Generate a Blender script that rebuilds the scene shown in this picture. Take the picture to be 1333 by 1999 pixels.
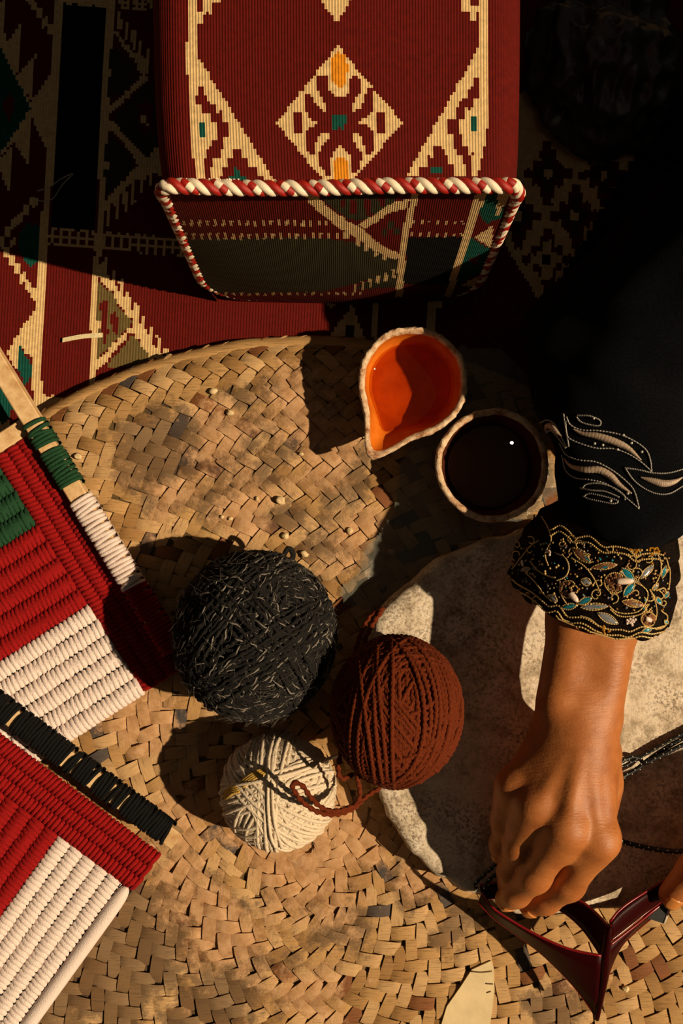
import bpy, bmesh, math, random
import numpy as np
from mathutils import Vector, Matrix
from mathutils.bvhtree import BVHTree

for o in list(bpy.data.objects):
    bpy.data.objects.remove(o)
SC = bpy.context.scene
COL = SC.collection
random.seed(7)
RNG = np.random.default_rng(7)

# ------------------------------------------------------------------ camera
H = 0.83            # camera height above the rug
FPX = 2000.0        # focal length in pixels of the 1333 x 1999 frame
cam_d = bpy.data.cameras.new('camera')
cam_d.sensor_fit = 'VERTICAL'
cam_d.sensor_height = 36.0
cam_d.lens = 36.0 * FPX / 1999.0
cam_d.clip_start = 0.01
cam_d.clip_end = 50
cam = bpy.data.objects.new('camera', cam_d)
cam.location = (0, 0, H)
cam.rotation_euler = (0, 0, 0)
COL.objects.link(cam)
SC.camera = cam

# ------------------------------------------------------------------ world, sun, exposure
world = bpy.data.worlds.new('world')
SC.world = world
world.use_nodes = True
bg = world.node_tree.nodes['Background']
bg.inputs[0].default_value = (1.0, 0.88, 0.68, 1)
bg.inputs[1].default_value = 0.030

SUN_EL = math.radians(46)
sd = Vector((-math.cos(SUN_EL), 0.15 * math.cos(SUN_EL), -math.sin(SUN_EL)))
sun_d = bpy.data.lights.new('sun', 'SUN')
sun_d.energy = 4.9
sun_d.color = (1.0, 0.78, 0.51)
sun_d.angle = math.radians(0.8)
sun = bpy.data.objects.new('sun', sun_d)
sun.rotation_euler = sd.to_track_quat('-Z', 'Y').to_euler()
sun.location = (2, 0, 2)
COL.objects.link(sun)
# small hanging bulbs high above the stall: their glints show in the water of the bowls
for lx, ly in ((0.534, 0.217), (0.18, 0.53), (0.10, 0.45), (0.37, 0.47), (0.60, 0.10)):
    ld = bpy.data.lights.new('bulb', 'POINT')
    ld.energy = 0.35
    ld.color = (1.0, 0.85, 0.65)
    ld.shadow_soft_size = 0.005
    lo = bpy.data.objects.new('bulb', ld)
    lo.location = (lx, ly, 2.5)
    COL.objects.link(lo)

SC.view_settings.view_transform = 'Standard'
SC.view_settings.look = 'None'
SC.view_settings.exposure = 0.0
SC.view_settings.gamma = 1.0
SC.view_settings.use_curve_mapping = False


# ------------------------------------------------------------------ helpers
def P(u, v, z):
    s = (H - z) / FPX
    return np.array(((u - 666.5) * s, (999.5 - v) * s, z))


def PX(p):
    p = np.asarray(p)
    s = FPX / (H - p[..., 2])
    return p[..., 0] * s + 666.5, 999.5 - p[..., 1] * s


def lin(c):
    if isinstance(c, str):
        c = [int(c[i:i + 2], 16) / 255 for i in (0, 2, 4)]
    return tuple(((x / 12.92) if x <= 0.04045 else ((x + 0.055) / 1.055) ** 2.4) for x in c) + (1,)


class MB:
    """collects vertices, faces and material slots of one mesh"""
    def __init__(self):
        self.V = []; self.F = []; self.M = []; self.n = 0

    def add(self, V, F, m=0):
        V = np.asarray(V, dtype=float).reshape(-1, 3)
        self.V.append(V)
        for f in F:
            self.F.append([int(i) + self.n for i in f])
        if isinstance(m, (int, np.integer)):
            self.M += [int(m)] * len(F)
        else:
            self.M += [int(x) for x in m]
        self.n += len(V)
        return self

    def verts(self):
        return np.concatenate(self.V) if self.V else np.zeros((0, 3))


def tag(o, label=None, cat=None, group=None, kind=None):
    if label: o['label'] = label
    if cat: o['category'] = cat
    if group: o['group'] = group
    if kind: o['kind'] = kind
    return o


def thing(name, label, cat, loc, group=None):
    o = bpy.data.objects.new(name, None)
    o.empty_display_size = 0.01
    o.location = [float(x) for x in loc]
    COL.objects.link(o)
    return tag(o, label, cat, group)


def origin_of(o):
    v = Vector((0, 0, 0))
    while o is not None:
        v += o.location
        o = o.parent
    return v


def mesh(name, mb, mats, parent=None, smooth=True, loc=None):
    """link one mesh object; vertices are given in world space"""
    V = mb.verts()
    org = origin_of(parent) if parent is not None else Vector((0, 0, 0))
    if loc is None:
        loc = Vector((0, 0, 0)) if parent is not None else Vector([float(x) for x in (
            (V[:, 0].min() + V[:, 0].max()) / 2, (V[:, 1].min() + V[:, 1].max()) / 2, V[:, 2].min())])
    else:
        loc = Vector([float(x) for x in loc])
    V = V - np.array(org) - np.array(loc)
    me = bpy.data.meshes.new(name)
    me.from_pydata(V.tolist(), [], mb.F)
    if not isinstance(mats, (list, tuple)):
        mats = [mats]
    for m in mats:
        me.materials.append(m)
    if len(mats) > 1:
        me.polygons.foreach_set('material_index', mb.M)
    if smooth:
        me.polygons.foreach_set('use_smooth', [True] * len(me.polygons))
    me.update()
    o = bpy.data.objects.new(name, me)
    o.location = loc
    COL.objects.link(o)
    if parent is not None:
        o.parent = parent
    return o


def recalc(o):
    bm = bmesh.new(); bm.from_mesh(o.data)
    bmesh.ops.recalc_face_normals(bm, faces=bm.faces)
    bm.to_mesh(o.data); bm.free()


def resample(pts, n):
    """Catmull-Rom through pts, n samples evenly spaced"""
    p = np.asarray(pts, float)
    if len(p) == 2:
        t = np.linspace(0, 1, n)[:, None]
        return p[0] * (1 - t) + p[1] * t
    q = np.vstack([2 * p[0] - p[1], p, 2 * p[-1] - p[-2]])
    out = []
    for i in range(1, len(q) - 2):
        t = np.linspace(0, 1, 24, endpoint=False)[:, None]
        a, b, c, d = q[i - 1], q[i], q[i + 1], q[i + 2]
        out.append(0.5 * (2 * b + (c - a) * t + (2 * a - 5 * b + 4 * c - d) * t ** 2 + (3 * b - a - 3 * c + d) * t ** 3))
    out = np.vstack(out + [p[-1:]])
    s = np.concatenate([[0], np.cumsum(np.linalg.norm(np.diff(out, axis=0), axis=1))])
    ss = np.linspace(0, s[-1], n)
    return np.stack([np.interp(ss, s, out[:, k]) for k in range(out.shape[1])], 1)


def length(p):
    return float(np.linalg.norm(np.diff(p, axis=0), axis=1).sum())


def frames(path, ref=None):
    T = np.gradient(path, axis=0)
    T /= np.linalg.norm(T, axis=1)[:, None] + 1e-12
    if ref is not None:
        N = np.asarray(ref, float)
        if N.ndim == 1:
            N = np.repeat(N[None], len(path), 0)
        N = N - (N * T).sum(1)[:, None] * T
        N /= np.linalg.norm(N, axis=1)[:, None] + 1e-12
    else:
        N = np.zeros_like(T)
        a = np.array([0, 0, 1.0]) if abs(T[0, 2]) < 0.9 else np.array([1.0, 0, 0])
        n = a - a.dot(T[0]) * T[0]
        for i in range(len(T)):
            n = n - n.dot(T[i]) * T[i]
            n = n / (np.linalg.norm(n) + 1e-12)
            N[i] = n
    return T, N, np.cross(T, N)


def tube(path, r, sides=6, ref=None, closed=False, lobe=0.0, twist=0.0, caps=True):
    """tube along a path; lobe and twist give a plied yarn"""
    path = np.asarray(path, float)
    n = len(path)
    T, N, B = frames(path, ref)
    r = np.broadcast_to(np.asarray(r, float), (n,))
    a = np.linspace(0, 2 * math.pi, sides, endpoint=False)
    if lobe:
        s = np.concatenate([[0], np.cumsum(np.linalg.norm(np.diff(path, axis=0), axis=1))])
        rr = r[:, None] * (1 - lobe + lobe * np.cos(2 * (a[None] - (s * twist)[:, None])))
    else:
        rr = np.repeat(r[:, None], sides, 1)
    V = path[:, None] + rr[..., None] * (np.cos(a)[None, :, None] * N[:, None] + np.sin(a)[None, :, None] * B[:, None])
    idx = np.arange(n * sides).reshape(n, sides)
    m = n if closed else n - 1
    i2 = np.roll(idx, -1, 0)
    F = np.stack([idx, np.roll(idx, -1, 1), np.roll(i2, -1, 1), i2], -1)[:m].reshape(-1, 4).tolist()
    if caps and not closed:
        F.append(list(range(sides))[::-1])
        F.append(list(range((n - 1) * sides, n * sides)))
    return V.reshape(-1, 3), F


def grid_faces(nu, nv, wrap_u=False):
    idx = np.arange(nu * nv).reshape(nu, nv)
    nxt = np.roll(idx, -1, 0) if wrap_u else idx[1:]
    cur = idx if wrap_u else idx[:-1]
    return np.stack([cur[:, :-1], nxt[:, :-1], nxt[:, 1:], cur[:, 1:]], -1).reshape(-1, 4).tolist()


def sphere(c, r, seg=10, rings=7, scale=(1, 1, 1)):
    th = np.linspace(0, math.pi, rings)
    ph = np.linspace(0, 2 * math.pi, seg, endpoint=False)
    V = np.stack([np.sin(th)[None] * np.cos(ph)[:, None], np.sin(th)[None] * np.sin(ph)[:, None],
                  np.repeat(np.cos(th)[None], seg, 0)], -1)
    V = np.asarray(c) + V.reshape(-1, 3) * r * np.asarray(scale)
    return V, grid_faces(seg, rings, wrap_u=True)


def box(c, half, ex=(1, 0, 0), ey=(0, 1, 0), ez=(0, 0, 1), bev=0.0):
    c = np.asarray(c); ex = np.asarray(ex, float); ey = np.asarray(ey, float); ez = np.asarray(ez, float)
    V = []
    for x in (-1, 1):
        for y in (-1, 1):
            for z in (-1, 1):
                V.append(c + ex * half[0] * x + ey * half[1] * y + ez * half[2] * z)
    F = [(0, 1, 3, 2), (4, 6, 7, 5), (0, 4, 5, 1), (2, 3, 7, 6), (0, 2, 6, 4), (1, 5, 7, 3)]
    return V, F


def inpoly(x, y, poly):
    x = np.asarray(x); y = np.asarray(y)
    r = np.zeros(x.shape, bool)
    n = len(poly)
    for i in range(n):
        x1, y1 = poly[i]; x2, y2 = poly[(i + 1) % n]
        if y1 == y2:
            continue
        c = ((y1 > y) != (y2 > y)) & (x < (x2 - x1) * (y - y1) / (y2 - y1) + x1)
        r ^= c
    return r


def vnoise(p, scale, seed=0):
    """smooth value noise in numpy, -1..1"""
    q = np.asarray(p, float) * scale + seed * 17.31
    i = np.floor(q).astype(np.int64); f = q - i
    f = f * f * (3 - 2 * f)
    d = q.shape[-1]
    out = 0
    for k in range(2 ** d):
        w = 1; h = np.zeros(q.shape[:-1], np.int64) + seed * 1013
        for a in range(d):
            b = (k >> a) & 1
            w = w * (f[..., a] if b else 1 - f[..., a])
            h = h * 31 + (i[..., a] + b) * (374761393, 668265263, 1274126177)[a]
        h = (h ^ (h >> 13)) * 1274126177 & 0x7fffffff
        h = (h ^ (h >> 16)) & 0xffff
        out = out + w * (h / 32767.5 - 1)
    return out


# ------------------------------------------------------------------ materials
class N:
    """small node-tree helper"""
    def __init__(self, name):
        self.m = bpy.data.materials.new(name)
        self.m.use_nodes = True
        self.t = self.m.node_tree
        self.b = self.t.nodes['Principled BSDF']

    def node(self, typ, **kw):
        n = self.t.nodes.new(typ)
        for k, v in kw.items():
            if hasattr(n, k):
                setattr(n, k, v)
            else:
                n.inputs[k].default_value = v
        return n

    def link(self, a, b):
        self.t.links.new(a, b)

    def set(self, **kw):
        for k, v in kw.items():
            self.b.inputs[k.replace('_', ' ')].default_value = v
        return self

    def pos(self):
        return self.node('ShaderNodeNewGeometry').outputs['Position']

    def noise(self, scale, detail=4, rough=0.6, vec=None):
        n = self.node('ShaderNodeTexNoise')
        n.inputs['Scale'].default_value = scale
        n.inputs['Detail'].default_value = detail
        n.inputs['Roughness'].default_value = rough
        self.link(vec if vec is not None else self.pos(), n.inputs['Vector'])
        return n.outputs['Fac']

    def ramp(self, fac, stops):
        r = self.node('ShaderNodeValToRGB')
        e = r.color_ramp.elements
        while len(e) < len(stops):
            e.new(0.5)
        for el, (p, c) in zip(e, stops):
            el.position = p
            el.color = c if len(c) == 4 else tuple(c) + (1,)
        self.link(fac, r.inputs['Fac'])
        return r.outputs['Color']

    def mix(self, fac, a, b, mode='MIX'):
        n = self.node('ShaderNodeMix', data_type='RGBA', blend_type=mode)
        for i, x in ((0, fac), (6, a), (7, b)):
            if hasattr(x, 'links'):
                self.link(x, n.inputs[i])
            else:
                n.inputs[i].default_value = x
        return n.outputs[2]

    def math(self, op, a, b=0.0):
        n = self.node('ShaderNodeMath', operation=op)
        for i, x in ((0, a), (1, b)):
            if hasattr(x, 'links'):
                self.link(x, n.inputs[i])
            else:
                n.inputs[i].default_value = x
        return n.outputs[0]

    def color(self, c):
        if hasattr(c, 'links'):
            self.link(c, self.b.inputs['Base Color'])
        else:
            self.b.inputs['Base Color'].default_value = c
        return self

    def bump(self, h, strength=0.5, dist=0.001):
        n = self.node('ShaderNodeBump')
        n.inputs['Strength'].default_value = strength
        n.inputs['Distance'].default_value = dist
        self.link(h, n.inputs['Height'])
        self.link(n.outputs['Normal'], self.b.inputs['Normal'])
        return self


def yarn_mat(name, hexc, var=0.25, rough=0.9, scale=900, sheen=0.0):
    n = N(name)
    c = np.array(lin(hexc)[:3])
    lo = tuple(c * (1 - var)); hi = tuple(np.minimum(c * (1 + var), 1))
    f = n.noise(scale, 3)
    n.color(n.ramp(f, [(0.3, lo), (0.7, hi)])).set(Roughness=rough)
    n.b.inputs['Specular IOR Level'].default_value = 0.2
    if sheen:
        n.b.inputs['Sheen Weight'].default_value = sheen
    n.bump(f, 0.9, 0.0008)
    return n.m


def weave_mat(name, hexc, var=0.3, depth=0.0005, rough=0.85):
    """flat-woven wool: the UV map counts threads, u across and v along them"""
    n = N(name)
    uv = n.node('ShaderNodeUVMap').outputs[0]
    sep = n.node('ShaderNodeSeparateXYZ'); n.link(uv, sep.inputs[0])
    su = n.math('SINE', n.math('MULTIPLY', sep.outputs[0], 2 * math.pi))
    half = n.math('MULTIPLY', n.math('FLOOR', sep.outputs[0]), 0.37)
    sv = n.math('SINE', n.math('MULTIPLY', n.math('ADD', sep.outputs[1], half), 2 * math.pi))
    h = n.math('ADD', n.math('MULTIPLY', su, -0.6), n.math('MULTIPLY', sv, 0.3))
    c = np.array(lin(hexc)[:3])
    f = n.noise(260, 4)
    f2 = n.noise(14, 3)
    base = n.ramp(f, [(0.3, tuple(c * (1 - var))), (0.7, tuple(np.minimum(c * (1 + var), 1)))])
    base = n.mix(f2, base, tuple(c * 0.85) + (1,))
    n.color(base).set(Roughness=rough)
    n.b.inputs['Specular IOR Level'].default_value = 0.15
    n.bump(n.math('ADD', h, n.math('MULTIPLY', f, 0.7)), 0.55, depth)
    return n.m


M = {}
WOOL = [('red', '5a0d05', 'R'), ('cream', 'd8b680', 'C'), ('black', '050505', 'K'), ('green', '0d4a3e', 'G'),
        ('olive', '66552f', 'O'), ('orange', 'd9861c', 'A'), ('moss', '35321f', 'D')]
WIDX = {}
for i, (nm, hx, code) in enumerate(WOOL):
    M['wool_' + nm] = weave_mat('wool_' + nm, hx)
    WIDX[code] = i
WMATS = [M['wool_' + nm] for nm, _, _ in WOOL]


# worn places on the mat: (u, v, radius in px, kind) - soot, and pale clay dust
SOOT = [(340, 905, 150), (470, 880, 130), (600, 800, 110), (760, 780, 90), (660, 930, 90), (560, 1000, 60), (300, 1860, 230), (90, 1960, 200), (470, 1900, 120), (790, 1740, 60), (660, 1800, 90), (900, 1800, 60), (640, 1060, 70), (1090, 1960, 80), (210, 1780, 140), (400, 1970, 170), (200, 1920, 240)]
DUST = [(560, 790, 120), (420, 840, 120), (330, 960, 90), (640, 880, 110), (700, 1040, 110), (560, 1690, 210), (700, 1640, 120), (360, 1640, 120), (420, 1820, 150), (280, 1400, 120), (620, 1930, 110), (840, 1700, 80), (1150, 1900, 70), (470, 1000, 80)]


def straw(name, hexc):
    n = N(name)
    c = np.array(lin(hexc)[:3])
    tc = n.node('ShaderNodeTexCoord').outputs['Object']
    mp = n.node('ShaderNodeMapping'); n.link(tc, mp.inputs[0])
    mp.inputs['Scale'].default_value = (70, 1100, 70)
    fib = n.noise(1.0, 4, 0.65, mp.outputs[0])
    base = n.ramp(fib, [(0.32, tuple(c * 0.42)), (0.45, tuple(c * 0.9)), (0.75, tuple(np.minimum(c * 1.12, 1)))])
    pos = n.pos()
    fine = n.noise(120, 5, 0.7, pos)
    mid = n.noise(28, 7, 0.72, pos)
    off = n.node('ShaderNodeVectorMath', operation='ADD')
    n.link(pos, off.inputs[0]); off.inputs[1].default_value = (3.1, 1.7, 0)
    mid2 = n.noise(22, 8, 0.74, off.outputs[0])

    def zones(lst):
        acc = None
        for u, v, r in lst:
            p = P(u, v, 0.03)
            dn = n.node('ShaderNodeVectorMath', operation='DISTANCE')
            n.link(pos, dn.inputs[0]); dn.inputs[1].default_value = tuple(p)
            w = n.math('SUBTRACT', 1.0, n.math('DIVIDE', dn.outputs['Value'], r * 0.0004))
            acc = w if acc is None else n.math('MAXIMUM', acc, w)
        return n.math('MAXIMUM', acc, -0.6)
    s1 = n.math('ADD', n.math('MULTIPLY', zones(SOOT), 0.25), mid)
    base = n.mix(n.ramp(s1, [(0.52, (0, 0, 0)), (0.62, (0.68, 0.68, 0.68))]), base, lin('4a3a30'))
    base = n.mix(n.ramp(mid2, [(0.45, (0, 0, 0)), (0.62, (0.22, 0.22, 0.22))]), base, lin('8a6238'))
    s2 = n.math('ADD', n.math('ADD', n.math('MULTIPLY', zones(DUST), 0.24), n.math('MULTIPLY', mid2, 0.8)), n.math('MULTIPLY', fine, 0.3))
    fac = n.ramp(s2, [(0.60, (0, 0, 0)), (0.72, (0.85, 0.85, 0.85))])
    base = n.mix(fac, base, n.ramp(fine, [(0.35, lin('a87c52')), (0.65, lin('c9a078'))]))
    n.color(base).set(Roughness=0.75)
    n.b.inputs['Specular IOR Level'].default_value = 0.2
    h = n.math('ADD', n.math('MULTIPLY', fib, 0.5), n.math('MULTIPLY', n.noise(600, 4, 0.7, pos), 0.5))
    h = n.math('ADD', h, n.math('MULTIPLY', fac, 1.2))
    n.bump(h, 0.55, 0.0007)
    return n.m


STRAW = [straw('palm_pale', 'c6a070'), straw('palm_straw', 'b78f5c'), straw('palm_tan', '9f7849'),
         straw('palm_rust', '80502f'), straw('palm_slate', '4d4643')]
STRAW_BASE = straw('palm_underlay', '5d4a2c')


def simple(name, hexc, rough=0.6, spec=0.5, noise=None, bump=0.0, bscale=400, metal=0.0, var=0.2, dist=0.001):
    n = N(name)
    c = np.array(lin(hexc)[:3])
    f = n.noise(noise or 120, 5)
    n.color(n.ramp(f, [(0.3, tuple(c * (1 - var))), (0.7, tuple(np.minimum(c * (1 + var), 1)))]))
    n.set(Roughness=rough, Metallic=metal)
    n.b.inputs['Specular IOR Level'].default_value = spec
    if bump:
        n.bump(n.noise(bscale, 5), bump, dist)
    return n.m

# ------------------------------------------------------------------ floor
fm = MB(); fm.add([(-3, -3, -0.004), (3, -3, -0.004), (3, 3, -0.004), (-3, 3, -0.004)], [(0, 1, 2, 3)])
M['floor'] = simple('packed_earth', '6b5238', 0.95, 0.1, 40, 0.5, 90)
fl = mesh('floor', fm, M['floor'])
tag(fl, 'bare packed earth floor under the rug', kind='structure')


def cr(pts, scale, ox, oy):
    return [(x / scale + ox, y / scale + oy) for x, y in pts]


def rect(x0, y0, x1, y1):
    return [(x0, y0), (x1, y0), (x1, y1), (x0, y1)]


# ------------------------------------------------------------------ rug pattern (woven colour cells)
RUGP = []
def rp(c, poly): RUGP.append((c, poly))
# left medallion column
rp('C', [(109, -60), (128, -60), (126, 0), (105, 340), (95, 470), (88, 567), (84, 650), (83, 770), (78, 800), (66, 790), (64, 700), (74, 567), (80, 470), (89, 340)])
rp('C', [(98, 150), (65, 200), (62, 228), (90, 290), (105, 290), (112, 150)])
rp('C', [(0, 12), (16, -4), (11, 92), (0, 95), (-60, 60), (-60, -20)])
rp('C', [(-60, 60), (0, 85), (11, 92), (62, 205), (62, 228), (28, 275), (0, 312), (-60, 360)])
rp('C', [(42, 48), (38, 150), (10, 97)]); rp('C', [(72, 108), (66, 205), (34, 154)])
rp('C', [(63, 224), (58, 326), (26, 274)]); rp('C', [(28, 280), (23, 386), (-4, 318)])
rp('G', [(0, 88), (62, 213), (0, 305), (-60, 395), (-60, 0)])
rp('R', [(4, 208), (26, 178), (30, 205), (22, 242)])
for cx, cy in ((57, 0), (68, 14), (80, 29), (90, 46), (101, 62)): rp('C', rect(cx - 6, cy - 9, cx + 6, cy + 9))
for cx, cy in ((68, 396), (55, 412), (42, 427), (28, 440), (16, 454), (3, 473), (13, 493), (24, 510), (34, 526), (46, 543), (56, 560), (68, 575), (-8, 460), (-8, 488)):
    rp('C', rect(cx - 6, cy - 10, cx + 6, cy + 10))
rp('G', [(58, 436), (78, 445), (76, 515), (55, 520), (40, 490), (38, 460)])
rp('C', rect(24, 468, 31, 482))
rp('C', [(58, 566), (88, 566), (84, 650), (83, 770), (66, 770), (64, 700), (40, 675), (36, 725), (15, 692), (45, 640), (70, 608), (70, 588), (60, 585)])
rp('G', [(40, 674), (50, 690), (64, 718), (62, 740), (52, 752), (38, 728)])
rp('C', [(-60, 700), (0, 720), (12, 800), (30, 860), (-60, 860)])
rp('G', [(-10, 740), (3, 752), (28, 795), (10, 830), (-30, 800)])
rp('C', [(68, 770), (122, 776), (112, 815), (70, 815)])
# black band and its borders
rp('K', [(126, -40), (214, -30), (194, 340), (187, 451), (99, 446), (105, 340)])
rp('C', [(128, -30), (300, -10), (300, 22), (222, 17), (124, 9)])
rp('C', [(213, -30), (226, -30), (206, 340), (200, 450), (191, 583), (187, 730), (182, 775), (174, 775), (180, 583), (189, 451), (194, 340)])
for k in range(5): rp('R', rect(226 + 14 * k, -4 + k, 234 + 14 * k, 5 + k)); rp('R', rect(226 + 14 * k, 7 + k, 234 + 14 * k, 15 + k))
rp('C', [(97, 446), (420, 473), (420, 505), (93, 479)])
rp('C', [(189, 440), (200, 440), (197, 500), (186, 500)])
# right medallion column
rp('C', [(214, 30), (226, 60), (240, 80), (258, 100), (275, 115), (290, 125), (294, 152), (275, 145), (262, 118), (245, 100), (225, 68), (214, 65)])
for x, y0, y1 in ((231, 25, 62), (244, 45, 82), (258, 62, 102), (272, 82, 122), (286, 100, 140)): rp('C', rect(x, y0, x + 7, y1))
rp('D', [(218, 95), (238, 105), (262, 130), (268, 155), (245, 185), (213, 195), (214, 150)])
rp('C', rect(206, 133, 220, 150))
rp('C', [(280, 150), (294, 155), (288, 165), (275, 172), (262, 185), (250, 195), (238, 208), (225, 220), (211, 224), (211, 212), (225, 203), (240, 190), (255, 176), (270, 163)])
rp('D', [(224, 230), (285, 165), (330, 160), (330, 290), (285, 315), (262, 292), (240, 262)])
rp('R', [(268, 208), (286, 200), (300, 205), (300, 262), (276, 264)])
rp('C', rect(277, 230, 289, 245))
rp('C', [(211, 234), (225, 240), (240, 262), (258, 280), (275, 300), (290, 312), (300, 293), (325, 290), (325, 345), (275, 335), (262, 308), (245, 288), (228, 265), (211, 252)])
rp('D', [(210, 270), (228, 275), (262, 312), (262, 330), (240, 355), (205, 385), (205, 300)])
rp('C', rect(204, 315, 213, 331))
rp('C', [(275, 322), (330, 318), (310, 338), (285, 348), (262, 355), (245, 370), (232, 385), (218, 400), (205, 415), (197, 435), (196, 405), (210, 390), (225, 372), (240, 357), (258, 335)])
for x, b in ((309, 340), (293, 359), (277, 378), (261, 398), (245, 414), (228, 428), (212, 446)): rp('C', rect(x - 3.5, b - 44, x + 3.5, b))
rp('C', [(194, 512), (208, 532), (222, 558), (240, 575), (253, 593), (270, 631), (283, 639), (293, 662), (306, 682), (326, 700), (290, 704), (285, 690), (275, 668), (262, 655), (252, 650), (243, 665), (230, 678), (222, 690), (212, 700), (205, 714), (188, 722), (184, 712), (190, 703), (205, 693), (215, 680), (228, 666), (240, 653), (250, 643), (260, 640), (258, 625), (245, 612), (235, 597), (226, 592), (224, 572), (205, 560), (194, 540)])
for x, t in ((201, 508), (208, 506), (222, 528), (237, 547), (251, 569), (267, 593), (281, 614), (296, 637), (310, 658), (325, 682)): rp('C', rect(x - 3.5, t, x + 3.5, t + 42))
rp('O', [(191, 545), (204, 562), (222, 574), (228, 592), (242, 612), (258, 628), (258, 634), (246, 645), (238, 655), (213, 680), (189, 704)])
rp('R', [(197, 588), (210, 590), (212, 650), (205, 675), (197, 640)]); rp('R', rect(218, 612, 230, 652))
rp('O', [(262, 657), (272, 668), (288, 692), (290, 712), (205, 720), (235, 685), (255, 660)])
rp('C', rect(188, 624, 197, 642))
# behind the front cushion edge
rp('C', [(688, 590), (678, 610), (668, 625), (655, 640), (640, 670), (715, 670), (705, 640), (695, 615)]); rp('D', rect(674, 632, 690, 670))
rp('C', rect(727, 560, 738, 680)); rp('C', rect(832, 560, 848, 690)); rp('C', rect(846, 570, 862, 606))
rp('C', [(600, 560), (620, 560), (655, 600), (640, 600)])
# stepped diamonds beside the robe
rp('C', [(985, 180), (1230, 180), (1270, 330), (1062, 607), (985, 478)])
def dia(c, cx, cy, a, b):
    rp(c, [(cx - a, cy - 9), (cx - a * .62, cy - 9), (cx - a * .62, cy - b * .4), (cx - a * .3, cy - b * .4), (cx - a * .3, cy - b * .75), (cx - 9, cy - b * .75), (cx - 9, cy - b), (cx + 9, cy - b), (cx + 9, cy - b * .75), (cx + a * .3, cy - b * .75), (cx + a * .3, cy - b * .4), (cx + a * .62, cy - b * .4), (cx + a * .62, cy - 9), (cx + a, cy - 9), (cx + a, cy + 9), (cx + a * .62, cy + 9), (cx + a * .62, cy + b * .4), (cx + a * .3, cy + b * .4), (cx + a * .3, cy + b * .75), (cx + 9, cy + b * .75), (cx + 9, cy + b), (cx - 9, cy + b), (cx - 9, cy + b * .75), (cx - a * .3, cy + b * .75), (cx - a * .3, cy + b * .4), (cx - a * .62, cy + b * .4), (cx - a * .62, cy + 9), (cx - a, cy + 9)])
for (x, y, c2) in ((1067, 507, 'C'), (1122, 422, 'K'), (1010, 424, 'K'), (1178, 342, 'K'), (1068, 340, 'K'), (1235, 425, 'K')):
    dia('R', x, y, 48, 62)
    if c2 == 'C':
        dia('C', x, y, 30, 38); rp('K', rect(x - 8, y - 9, x + 8, y + 9))
    else:
        dia('D', x, y, 26, 36); rp('C', rect(x - 8, y - 9, x + 8, y + 9))

# rug mesh: a grid of woven cells, turned four degrees
cw, chh = 5.6, 5.0
ang = math.radians(4.0)
nu, nv = 350, 262
uu = (np.arange(nu + 1) - 60) * cw
vv = (np.arange(nv + 1) - 66) * chh
UU, VV = np.meshgrid(uu, vv, indexing='ij')
def rugpx(a, b):
    return a * math.cos(ang) - b * math.sin(ang) * 0.75 + 8, a * math.sin(ang) + b * math.cos(ang) - 12
PU, PV = rugpx(UU, VV)
z = 0.0025 + 0.0015 * vnoise(np.stack([UU, VV], -1), 1 / 140.0, 3)
s = (H - 0.0) / FPX
V = np.stack([(PU - 666.5) * s, (999.5 - PV) * s, z], -1)
cu, cv = rugpx(UU[:-1, :-1] + cw / 2, VV[:-1, :-1] + chh / 2)
jit = RNG.uniform(-2.5, 2.5, (nu, 1))
code = np.zeros(cu.shape, int)
for c, poly in RUGP:
    xs = [p[0] for p in poly]; ys = [p[1] for p in poly]
    m = inpoly(cu, cv + jit, poly)
    code[m] = WIDX[c]
# the band of small paired squares: two threads red, one cream
tb = cv - (447 + 0.085 * (cu - 97))
ci = np.arange(nu)[:, None] + 0 * tb.astype(int)
sq = (cu > 97) & (cu < 420) & (((tb > 4) & (tb < 14)) | ((tb > 18) & (tb < 28))) & (ci % 3 != 0) & ~((cu > 183) & (cu < 203))
code[sq] = WIDX['R']
rug = MB()
rug.V.append(V.reshape(-1, 3)); rug.n = V.shape[0] * V.shape[1]
idx = np.arange((nu + 1) * (nv + 1)).reshape(nu + 1, nv + 1)
F = np.stack([idx[:-1, :-1], idx[:-1, 1:], idx[1:, 1:], idx[1:, :-1]], -1)
rug.F = F.reshape(-1, 4).tolist()
rug.M = code.reshape(-1).tolist()
ro = mesh('kilim_rug', rug, WMATS)
def grid_uv(o, nu, nv, ku=1.0, kv=1.0, order=((0, 0), (0, 1), (1, 1), (1, 0)), mask=None):
    uvl = o.data.uv_layers.new(name='UVMap')
    I, J = np.meshgrid(np.arange(nu), np.arange(nv), indexing='ij')
    q = np.stack([np.stack([(I + a) * ku, (J + b) * kv], -1) for a, b in order], 2)
    q = q.reshape(-1, 4, 2) if mask is None else q.reshape(-1, 4, 2)[mask.reshape(-1)]
    uvl.data.foreach_set('uv', q.reshape(-1).astype(np.float32))
grid_uv(ro, nu, nv, 1.0, 0.9)
tag(ro, 'flat woven kilim rug in red, cream and black with stepped diamonds', 'rug')

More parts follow.
